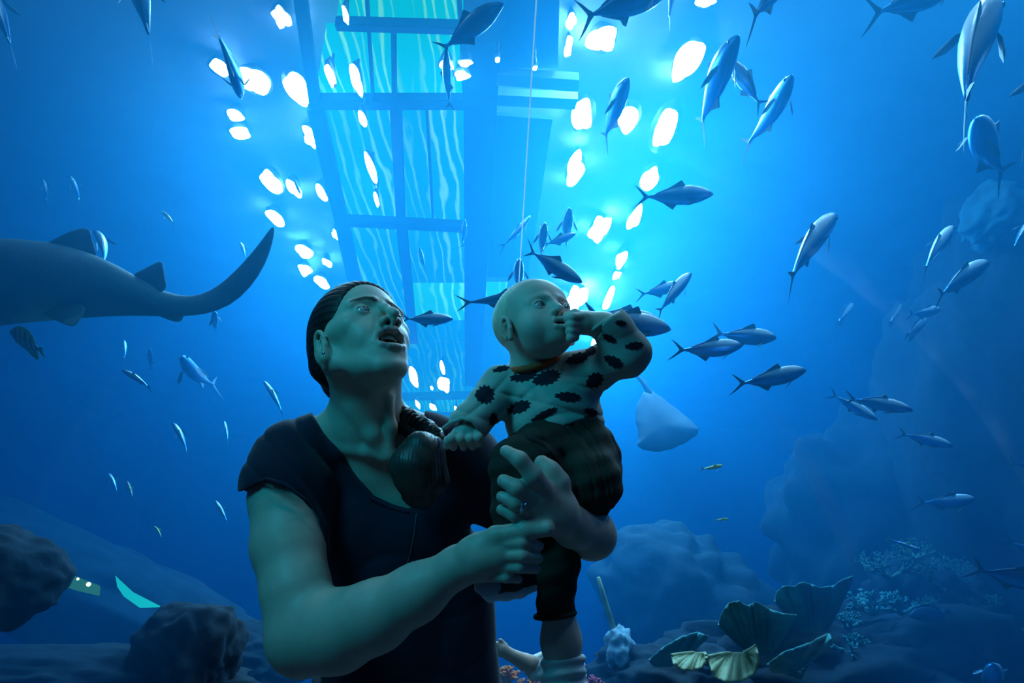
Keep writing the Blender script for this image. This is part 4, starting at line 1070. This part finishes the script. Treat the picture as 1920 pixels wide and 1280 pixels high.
v, f = tube_data([P(x, y, d) - woman.location for x, y, d in [(462, 918, 1.205), (470, 906, 1.165), (500, 897, 1.142), (535, 908, 1.135), (570, 935, 1.14), (586, 952, 1.15)]], [.003] * 6, 8)
from_data('sleeve_hem', v, f, M_tee, woman)

# ------------------------------------------------------------------ hair
xs = axis([(-.40, -.12, .0018)]); ys = axis([(-.16, .14, .0018)]); zs = axis([(1.08, 1.46, .0022)])
HS = Sculpt(xs, ys, zs); H2 = Head(HS, .68, .80, -.17, wc, 1.03)
H2.ell((1, 46, -10), (80, 84, 98), 4)
def hairline(x, y, z):
    a, b, c = H2.local(x, y, z)
    d1 = (c * .72 - b * .69) - (-5 + np.where(a < 0, 24, -6) * np.clip(np.abs(a) / 70, 0, 1.2) ** 2)
    return (d1 * .001).astype(np.float32)
HS.put((-.40, -.16, 1.08), (-.12, .14, 1.46), hairline, .005, 'and')
H2.ell((0, 10, -48), (70, 70, 62), 18)
H2.cap((-66, 28, -20), (-50, -10, -52), 14, 24, 14)
HS.caps([(622, 668, 1.30, 36), (640, 715, 1.315, 32), (668, 752, 1.325, 28), (715, 775, 1.33, 24), (758, 788, 1.30, 24)], .02)
H2.ell((-82, -8, 6), (16, 26, 22), 6, 'cut')
def strands(x, y, z):
    a, b, c = H2.local(x, y, z); an = np.arctan2(a, b + 40)
    return (.0004 * np.sin(an * 75 + np.sin(c * .05) * 2) + .0003 * np.sin(an * 151 + c * .03)).astype(np.float32)
HS.D += strands(HS.ax[0][:, None, None], HS.ax[1][None, :, None], HS.ax[2][None, None, :])
HS.mesh('hair', M_hair, woman)
# braid over the left shoulder
bpath = [(748, 782, 1.29), (770, 795, 1.255), (792, 808, 1.225), (812, 824, 1.20), (822, 842, 1.19)]
for s in range(3):
    pts, rad = [], []
    for i in range(40):
        t = i / 39 * (len(bpath) - 1); j = min(int(t), len(bpath) - 2); fr = t - j
        c = P(*bpath[j]).lerp(P(*bpath[j + 1]), fr); ph = i * .62 + s * 2 * math.pi / 3
        pts.append(c + c_up * (.0145 * math.sin(ph)) + c_right * (.006 * math.sin(ph)) - c_fwd * (.008 * math.sin(2 * ph)) - woman.location); rad.append(.013 - .003 * i / 39)
    v, f = tube_data(pts, rad, 9); from_data('braid_strand', v, f, M_hair, woman)
xs = axis([(-.22, -.08, .002)]); ys = axis([(-.30, -.13, .002)]); zs = axis([(1.08, 1.30, .002)])
TS = Sculpt(xs, ys, zs)
TS.caps([(815, 832, 1.185, 16), (790, 842, 1.165, 32), (776, 872, 1.155, 42), (778, 892, 1.155, 40)], .012)
TS.caps([(782, 895, 1.16, 36), (785, 922, 1.17, 30), (796, 948, 1.18, 8)], .010)
TS.caps([(805, 850, 1.18, 30), (815, 900, 1.185, 26), (806, 940, 1.19, 8)], .010)
def st2(x, y, z):
    X, Y = x / z * F + 960, 640 - y / z * F
    return (.00032 * np.sin((X - 778) * (1.0 - .0022 * (Y - 870)) * .9 + 2.2 * np.sin(Y * .012 + X * .05)) + .00022 * np.sin((X - 778) * 1.9 + np.sin(Y * .03) * 2)).astype(np.float32)
TS.D += st2(TS.ax[0][:, None, None], TS.ax[1][None, :, None], TS.ax[2][None, None, :])
M_tail = principled('loose_hair', (.045, .034, .03), .45, noise=.35, nscale=60, spec=.5)
TS.mesh('braid_tail', M_tail, woman)
pts = [P(802 + 21 * math.cos(t), 836 + 13 * math.sin(t) - 6 * math.cos(t), 1.175 - .02 * math.sin(t + .6)) - woman.location for t in np.linspace(0, 2 * math.pi, 21)]
v, f = tube_data(pts, .0035, 8, cap=False); from_data('hair_tie', v, f, M_tee, woman)
# ================================================================== the child
M_cskin = principled('child_skin', (.66, .5, .42), .5, vcol='tint', noise=.03, nscale=60, bump=.03, bscale=500, spec=.35)
M_shirt = principled('shirt_cotton', (.50, .48, .42), .9, noise=.06, nscale=25, bump=.1, bscale=800, spec=.2)
M_print = principled('shirt_print', (.018, .02, .035), .9, spec=.2)
M_collar = principled('collar_orange', (.75, .10, .03), .85)
M_trou = principled('trouser_cotton', (.042, .036, .028), .9, noise=.12, nscale=25, bump=.12, bscale=600, spec=.2)
M_blond = principled('blond_hair', (.74, .64, .48), .6, noise=.2, nscale=40)
M_sock = principled('sock_white', (.70, .72, .74), .9, bump=.15, bscale=500)
M_shoe = principled('shoe_dark', (.02, .02, .022), .5); M_sole = principled('shoe_sole', (.9, .9, .92), .5); M_toe = principled('shoe_grey', (.4, .43, .5), .6)
CS = (.66, .50, .42)
child = empty('person', P(1050, 960, 1.15), 'fair haired toddler in printed shirt, fist at mouth, sitting on the woman\'s arm', 'person')
xs = axis([(-.14, -.045, .002), (-.045, .11, .0014), (.11, .26, .002)]); ys = axis([(-.58, -.02, .0024), (-.02, .115, .0014)]); zs = axis([(.96, 1.08, .0022), (1.08, 1.29, .0016)])
S = Sculpt(xs, ys, zs)
cc = Q(1006, 616, 1.18)
H = Head(S, .50, .64, -.08, cc, 1.0)
H.ell((0, 33, -10), (62, 58, 76), 8)
H.ell((0, 30, 26), (50, 38, 36), 16)
H.ell((0, -8, 22), (52, 52, 44), 18)
H.ell((0, -36, 20), (40, 28, 38), 16)
for sx in (-1, 1):
    H.ell((sx * 30, -24, 38), (22, 22, 20), 14)
    H.cap((sx * 12, 16, 62), (sx * 34, 14, 50), 5, 5, 12)
H.ell((0, -52, 48), (16, 11, 12), 12); H.ell((0, -33, 54), (21, 18, 15), 12)
for sx in (-1, 1):
    H.ell((sx * 24, 5, 70), (13, 9, 12), 9, 'cut'); H.ell((sx * 24, 4, 54), (12.5, 11.5, 11.5), 3)
H.chain([(0, 8, 63, 5.5), (0, -6, 70, 6), (0, -13, 75, 7.5)], 7)
for sx in (-1, 1): H.ell((sx * 9, -16, 67), (5.5, 5.5, 7), 4); H.ell((sx * 5, -21, 71), (3, 3.4, 4.5), 2, 'cut')
H.ell((0, -36, 68), (12, 5, 12), 3, 'cut')
cu = [(-16, -36, 58, 2.6), (-9, -30.5, 67, 4), (0, -30.5, 70, 4.4), (9, -30.5, 67, 4), (16, -36, 58, 2.6)]
cl = [(-16, -36, 58, 2.6), (-9, -42, 64, 3.8), (0, -43.5, 66.5, 4.4), (9, -42, 64, 3.8), (16, -36, 58, 2.6)]
H.chain(cu, 3); H.chain(cl, 3)
for sx in (-1, 1): H.ell((sx * 24, 3.5, 66), (10.5, 5, 11), 1.8, 'cut', rotz(-sx * .06))
ear(H, 58, -10, 2, .84, 4)
S.caps([(998, 650, 1.20, 40), (1003, 700, 1.21, 44), (1030, 760, 1.21, 62), (1050, 850, 1.2, 66)], .02)
S.caps([(1000, 705, 1.21, 34), (935, 722, 1.2, 27), (908, 765, 1.17, 24), (882, 798, 1.145, 21)], .012)
S.caps([(885, 795, 1.145, 22), (874, 808, 1.125, 21)], .008)
for pts in ([(858, 810), (846, 822), (850, 838)], [(868, 806), (864, 822), (869, 838)], [(880, 806), (882, 822), (886, 837)], [(891, 808), (897, 820), (899, 831)]):
    S.caps([(pts[0][0], pts[0][1], 1.12, 9.5), (pts[1][0], pts[1][1], 1.108, 9), (pts[2][0], pts[2][1], 1.118, 7.5)], .003)
S.caps([(858, 815, 1.13, 9), (840, 826, 1.135, 8), (838, 836, 1.14, 7)], .004)
S.caps([(1010, 705, 1.21, 34), (1092, 698, 1.19, 30), (1180, 658, 1.13, 27), (1134, 611, 1.115, 23), (1100, 605, 1.11, 23)], .014)
S.ell(Q(1088, 604, 1.108), np.array([.020, .018, .019]), .008)
for i in range(4):
    y = 594 + i * 12.5
    S.caps([(1098 - i * 7, y, 1.098, 9.5), (1074 - i * 1, y + 1, 1.088, 9), (1064 + i * 1.5, y + 3, 1.102, 8)], .0028)
S.caps([(1100, 600, 1.10, 10), (1078, 588, 1.10, 9), (1062, 592, 1.106, 7.5)], .004)
S.caps([(1030, 850, 1.17, 52), (972, 878, 1.055, 36), (962, 1060, 1.075, 22), (930, 1090, 1.045, 22)], .02)
S.caps([(1085, 870, 1.17, 52), (1090, 905, 1.09, 36), (1060, 990, 1.085, 26), (1044, 1100, 1.06, 26), (1052, 1200, 1.06, 34), (1058, 1300, 1.06, 32)], .02)
cols = []
for ch in (cu, cl):
    for a, b in zip(ch[:-1], ch[1:]): cols.append((H.fcap(a[:3], b[:3], a[3] + .3, b[3] + .3), (.48, .22, .20), .001))
for sx in (-1, 1):
    cols.append((H.fcap((sx * 12, 17, 66), (sx * 33, 17, 56), 2.4, 2), (.42, .32, .24), .002))
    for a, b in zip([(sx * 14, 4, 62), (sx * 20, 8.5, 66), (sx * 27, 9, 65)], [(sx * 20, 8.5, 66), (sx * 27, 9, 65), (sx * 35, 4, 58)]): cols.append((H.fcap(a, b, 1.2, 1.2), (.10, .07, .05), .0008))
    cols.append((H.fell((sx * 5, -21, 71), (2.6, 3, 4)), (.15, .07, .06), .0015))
    cols.append((H.fell((sx * 66, -10, 2), (9, 16, 9)), (.62, .30, .22), .006))
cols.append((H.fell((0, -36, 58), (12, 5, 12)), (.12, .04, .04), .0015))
S.mesh('body', M_cskin, child, cols, CS)
for sx in (-1, 1): eyeball(H, (sx * 24, 4, 54), 10.3, (.35, .25, 1), child, (M_white_eye, M_iris, M_pupil))
# thin blond hair
HS = Sculpt(axis([(-.05, .12, .0018)]), axis([(-.03, .115, .0018)]), axis([(1.08, 1.29, .002)])); H2 = Head(HS, .50, .64, -.08, cc, 1.0)
H2.ell((0, 33.4, -10.4), (63, 59, 77), 3)
HS.put((-.05, -.03, 1.08), (.12, .115, 1.29), lambda x, y, z: (lambda a, b, c: ((c * .8 - b * .6) - (-12 + 10 * (np.abs(a) / 60) ** 2)) * .001)(*H2.local(x, y, z)), .004, 'and')
HS.put((-.05, -.03, 1.08), (.12, .115, 1.29), lambda x, y, z: (lambda a, b, c: (-b - 12) * .001 + 0 * a)(*H2.local(x, y, z)), .004, 'and')
H2.ell((-66, -10, 4), (16, 22, 20), 5, 'cut')
HS.D += (lambda a, b, c: .0004 * np.sin(np.arctan2(a, c + 60) * 70 + b * .05))(*H2.local(HS.ax[0][:, None, None], HS.ax[1][None, :, None], HS.ax[2][None, None, :])).astype(np.float32)
HS.mesh('hair', M_blond, child)

# ------------------------------------------------------------------ shirt
T = Sculpt(axis([(-.14, .26, .0024)]), axis([(-.19, .06, .0024)]), axis([(1.02, 1.34, .0026)]))
T.caps([(1000, 712, 1.215, 46), (1028, 755, 1.21, 84), (1042, 800, 1.20, 92)], .03)
T.caps([(985, 716, 1.21, 34), (938, 726, 1.2, 36), (912, 764, 1.165, 35), (880, 796, 1.142, 33), (862, 815, 1.125, 34)], .02)
T.caps([(1020, 712, 1.21, 40), (1092, 702, 1.19, 42), (1176, 662, 1.13, 40), (1150, 615, 1.118, 33), (1120, 590, 1.11, 36)], .02)
big = ((-.14, -.19, 1.02), (.26, .06, 1.34))
T.put(*big, poly_px([(780, 806), (832, 803), (858, 788), (882, 788), (898, 802), (907, 832), (908, 880), (780, 890)]), .002, 'cut')
T.put(*big, poly_px([(1162, 584), (1106, 621), (1060, 648), (1030, 560), (1150, 540)]), .002, 'cut')
T.put(*big, poly_px([(900, 835), (936, 826), (992, 808), (1040, 800), (1096, 788), (1130, 796), (1200, 790), (1200, 960), (900, 960)]), .003, 'cut')
T.caps([(998, 640, 1.20, 44), (1001, 686, 1.205, 46)], .004, 'cut')
T.caps([(1046, 607, 1.105, 34), (1130, 607, 1.112, 26)], .002, 'cut')
T.caps([(884, 797, 1.145, 26), (866, 815, 1.12, 27)], .002, 'cut')
def cf(x, y, z):
    X, Y = x / z * F + 960, 640 - y / z * F
    cr = (1 - np.abs(np.sin((X * .5 + Y) * .045 + 1.4 * np.sin(X * .02)))) ** 3 + .7 * (1 - np.abs(np.sin((X * .25 - Y * .6) * .06 + np.sin(Y * .03)))) ** 4
    return (.0042 * (cr - .2) * np.clip((Y - 680) / 60, .25, 1) + .0012 * np.sin((X * .7 - Y * .8) * .11)).astype(np.float32)
T.D += cf(T.ax[0][:, None, None], T.ax[1][None, :, None], T.ax[2][None, None, :])
shirt = T.mesh('shirt', M_shirt, child)
cuffs = [[(832, 803, 1.14), (846, 792, 1.118), (866, 784, 1.106), (884, 788, 1.106), (897, 802, 1.11), (906, 830, 1.13)], [(1161, 586, 1.125), (1140, 598, 1.092), (1120, 612, 1.086), (1108, 622, 1.10)]]
for c in cuffs:
    v, f = tube_data([P(*p) - child.location for p in c], .0035, 8); from_data('cuff', v, f, M_shirt, child)
# orange neckband
pts = []
for t in np.linspace(0, 2 * math.pi, 33):
    pts.append(P(1006 + 47 * math.cos(t), 678 - 13 * math.cos(t) + 8 * math.sin(t), 1.205 - .050 * math.sin(t)) - child.location)
v, f = tube_data(pts, .0062, 10, cap=False); tag(from_data('neckband', v, f, M_collar, child), 'orange neckband')
# printed spiky animals, laid on the cloth
tree = bvh_of(shirt)
def motif(cx, cy, rx, ry, ang, sp, seed):
    rn = random.Random(seed); ring = []; n = sp * 2
    for i in range(n):
        a = 2 * math.pi * i / n
        k = 1.0 if i % 2 == 0 else .76
        if abs(math.cos(a)) > .93 and math.cos(a) < 0: k = 1.12 if i % 2 == 0 else .95     # snout
        ring.append((math.cos(a) * rx * k, math.sin(a) * ry * k))
    ca, sa = math.cos(ang), math.sin(ang); bm = bmesh.new(); rows = []
    def put(x, y):
        X, Y = cx + x * ca + y * sa, cy - x * sa + y * ca
        h = tree.ray_cast(CAM, ray(X, Y).normalized())
        if h[0] is None: return None
        return bm.verts.new(h[0] + h[1] * (.0011 if h[1].dot(c_fwd) < 0 else -.0011) - child.location)
    c = put(0, 0)
    if c is None: bm.free(); return
    prev = None
    for s in (.4, .75, 1.0):
        row = [put(x * s, y * s) for x, y in ring]
        for i in range(n):
            j = (i + 1) % n
            if prev is None:
                q = [c, row[i], row[j]]
            else: q = [prev[i], row[i], row[j], prev[j]]
            if all(v is not None for v in q) and max((a.co - b.co).length for a in q for b in q) < .03:
                bm.faces.new(q)
        prev = row
    bmesh.ops.recalc_face_normals(bm, faces=bm.faces)
    seen = {c}; todo = [c]                                   # keep the piece that holds the centre
    while todo:
        q = todo.pop()
        for e in q.link_edges:
            w = e.other_vert(q)
            if w not in seen: seen.add(w); todo.append(w)
    bmesh.ops.delete(bm, geom=[v for v in bm.verts if v not in seen], context='VERTS')
    from_bm('shirt_print', bm, M_print, child)
for i, m in enumerate([(984, 703, 27, 13, .25, 13), (1026, 708, 27, 15, .3, 14), (1066, 744, 25, 10, -.1, 11), (974, 763, 24, 12, .35, 11), (1022, 776, 28, 7, .45, 11), (1084, 672, 22, 11, .3, 10), (910, 740, 18, 19, .1, 12), (944, 690, 20, 6, .3, 9),
                       (1116, 712, 18, 15, .6, 10), (1108, 772, 15, 7, -.3, 8), (1108, 658, 12, 9, .6, 8), (1152, 678, 20, 11, -.5, 10), (1190, 648, 18, 8, .1, 9), (1143, 634, 16, 7, -.5, 8), (926, 788, 8, 17, .1, 9), (1164, 606, 12, 6, -.2, 8)]):
    motif(*m, i)

# ------------------------------------------------------------------ trousers
T = Sculpt(axis([(-.06, .22, .0024)]), axis([(-.46, -.11, .0026)]), axis([(.94, 1.34, .0026)]))
T.caps([(1046, 822, 1.20, 94), (1052, 850, 1.19, 98)], .03); T.caps([(1090, 870, 1.19, 66), (1106, 914, 1.16, 56)], .03)
T.caps([(1034, 858, 1.16, 80), (976, 876, 1.05, 54), (968, 950, 1.055, 42), (958, 1072, 1.075, 35)], .022)
T.caps([(1085, 872, 1.16, 80), (1100, 906, 1.09, 60), (1062, 985, 1.09, 40), (1044, 1060, 1.065, 37), (1041, 1160, 1.06, 36)], .022)
bigt = ((-.06, -.46, .94), (.22, -.11, 1.34))
T.put(*bigt, poly_px([(995, 1158), (1085, 1148), (1085, 1250), (995, 1250)]), .002, 'cut')
def tf(x, y, z):
    X, Y = x / z * F + 960, 640 - y / z * F
    r = np.sqrt((X - 935) ** 2 + ((Y - 960) * .9) ** 2)
    th = np.arctan2(Y - 960, X - 935)
    fold = (1 - np.abs(np.sin(r * .062 + .5 * np.sin(th * 3) + .35))) ** 2.5 + .6 * (1 - np.abs(np.sin(r * .105 + 1.3 * th))) ** 4
    return (.0055 * (fold - .25) * np.clip((1000 - Y) / 60, 0, 1) * np.clip((X - 960) / 40, .15, 1) + .0012 * np.sin(Y * .16 + X * .05)).astype(np.float32)
T.D += tf(T.ax[0][:, None, None], T.ax[1][None, :, None], T.ax[2][None, None, :])
tro = T.mesh('trousers', M_trou, child)
ttree = bvh_of(tro); sm = []
for t in np.linspace(0, 1, 24):
    x, y = np.interp(t, [0, .35, .7, 1], [985, 1024, 1052, 1066]), np.interp(t, [0, .35, .7, 1], [818, 838, 872, 908])
    h = ttree.ray_cast(CAM, ray(x, y).normalized())
    if h[0] is not None: sm.append(h[0] - child.location - c_fwd * .0005)
v, f = tube_data(sm, .0022, 6); from_data('seam', v, f, M_trou, child)
pts = [P(1041 + 37 * math.cos(t), 1152 - 4 * math.cos(t) + 6 * math.sin(t), 1.055 - .030 * math.sin(t)) - child.location for t in np.linspace(0, 2 * math.pi, 25)]
v, f = tube_data(pts, .0038, 8, cap=False); from_data('trouser_cuff', v, f, M_trou, child)
# ------------------------------------------------------------------ sock and shoes
T = Sculpt(axis([(.03, .13, .002)]), axis([(-.64, -.46, .002)]), axis([(1.0, 1.12, .002)]))
T.caps([(1056, 1240, 1.06, 41), (1060, 1345, 1.055, 40)], .01)
T.D += (lambda x, y, z: (.0022 * np.sin((640 - y / z * F) * .24 + (x / z * F) * .03)).astype(np.float32))(T.ax[0][:, None, None], T.ax[1][None, :, None], T.ax[2][None, None, :])
T.put((.03, -.64, 1.0), (.13, -.46, 1.12), poly_px([(990, 1180), (1110, 1180), (1110, 1214), (1088, 1228), (1020, 1232), (990, 1236)]), .002, 'cut')
T.mesh('sock', M_sock, child)
def shoe_part(name, mat, fn, lab=None):
    T = Sculpt(axis([(-.075, .06, .0018)]), axis([(-.42, -.33, .0018)]), axis([(.96, 1.12, .002)])); fn(T); o = T.mesh(name, mat, child)
    if lab: tag(o, lab)
shoe_part('shoe_upper', M_shoe, lambda T: (T.caps([(922, 1094, 1.03, 24), (960, 1088, 1.045, 26), (985, 1082, 1.06, 26)], .012), T.put((-.075, -.42, .96), (.06, -.33, 1.12), poly_px([(880, 1112), (920, 1116), (1010, 1106), (1010, 1160), (880, 1160)]), .003, 'cut')))
shoe_part('shoe_sole', M_sole, lambda T: (T.caps([(898, 1102, 1.035, 9), (920, 1114, 1.025, 12), (950, 1112, 1.03, 12), (975, 1108, 1.035, 11), (1000, 1100, 1.05, 9)], .008)), 'pale rubber sole')
shoe_part('shoe_toe', M_toe, lambda T: T.ell(Q(915, 1096, 1.022), np.array([.021, .017, .02]), .004), 'grey toe cap')
# ================================================================== a child further down the tunnel
pd = 3.3
passer = empty('person', P(1050, 1270, pd), 'passer-by in white shirt far behind, arm showing between hip and leg', 'person')
S = Sculpt(axis([(-.12, .42, .006)]), axis([(-2.2, -1.25, .006)]), axis([(2.9, 3.7, .006)]))
S.caps([(1046, 1172, pd, 26), (1046, 1190, pd + .02, 25)], .02); S.ell(Q(1046, 1170, pd), np.array([.066, .085, .075]), .01)
S.caps([(1046, 1195, pd + .03, 17), (1048, 1230, pd + .04, 18), (1050, 1300, pd + .05, 38)], .02)
S.caps([(1018, 1250, pd, 17), (985, 1241, pd - .12, 15), (955, 1226, pd - .22, 11)], .01)
S.caps([(955, 1226, pd - .22, 11), (940, 1216, pd - .24, 12)], .008)
for i in range(4): S.caps([(942, 1212 + i * 5, pd - .24, 5), (928, 1206 + i * 6, pd - .25, 4.4), (918, 1206 + i * 6, pd - .25, 4)], .004)
S.caps([(948, 1210, pd - .23, 5), (938, 1200, pd - .24, 4)], .004)
S.mesh('body', M_skin, passer, [], SKIN)
T = Sculpt(axis([(-.02, .42, .006)]), axis([(-2.0, -1.4, .006)]), axis([(2.9, 3.7, .006)]))
T.caps([(1050, 1250, pd + .05, 40), (1052, 1420, pd + .05, 52)], .04); T.caps([(1030, 1246, pd + .02, 26), (1004, 1252, pd - .06, 22)], .02); T.caps([(1070, 1246, pd + .04, 26), (1086, 1310, pd, 20)], .02)
T.D += (lambda x, y, z: (.004 * np.sin((640 - y / z * F) * .3 + (x / z * F) * .15)).astype(np.float32))(T.ax[0][:, None, None], T.ax[1][None, :, None], T.ax[2][None, None, :])
T.mesh('shirt', M_sock, passer)
hb = bmesh.new(); bmesh.ops.create_uvsphere(hb, u_segments=20, v_segments=14, radius=.08)
bmesh.ops.scale(hb, vec=(.95, 1.05, 1), verts=hb.verts); bmesh.ops.translate(hb, vec=P(1046, 1166, pd + .02) - passer.location, verts=hb.verts)
from_bm('hair', hb, M_hair, passer)
v, f = [], []
for sx in (-1, 1):
    a = P(1052 + sx * 24, 1420, pd + .05); vv, ff = tube_data([a - passer.location, Vector((a.x, a.y, .25)) - passer.location, Vector((a.x, a.y, .005)) - passer.location], [.075, .055, .05], 10)
    from_data('trouser_leg', vv, ff, M_trou, passer)
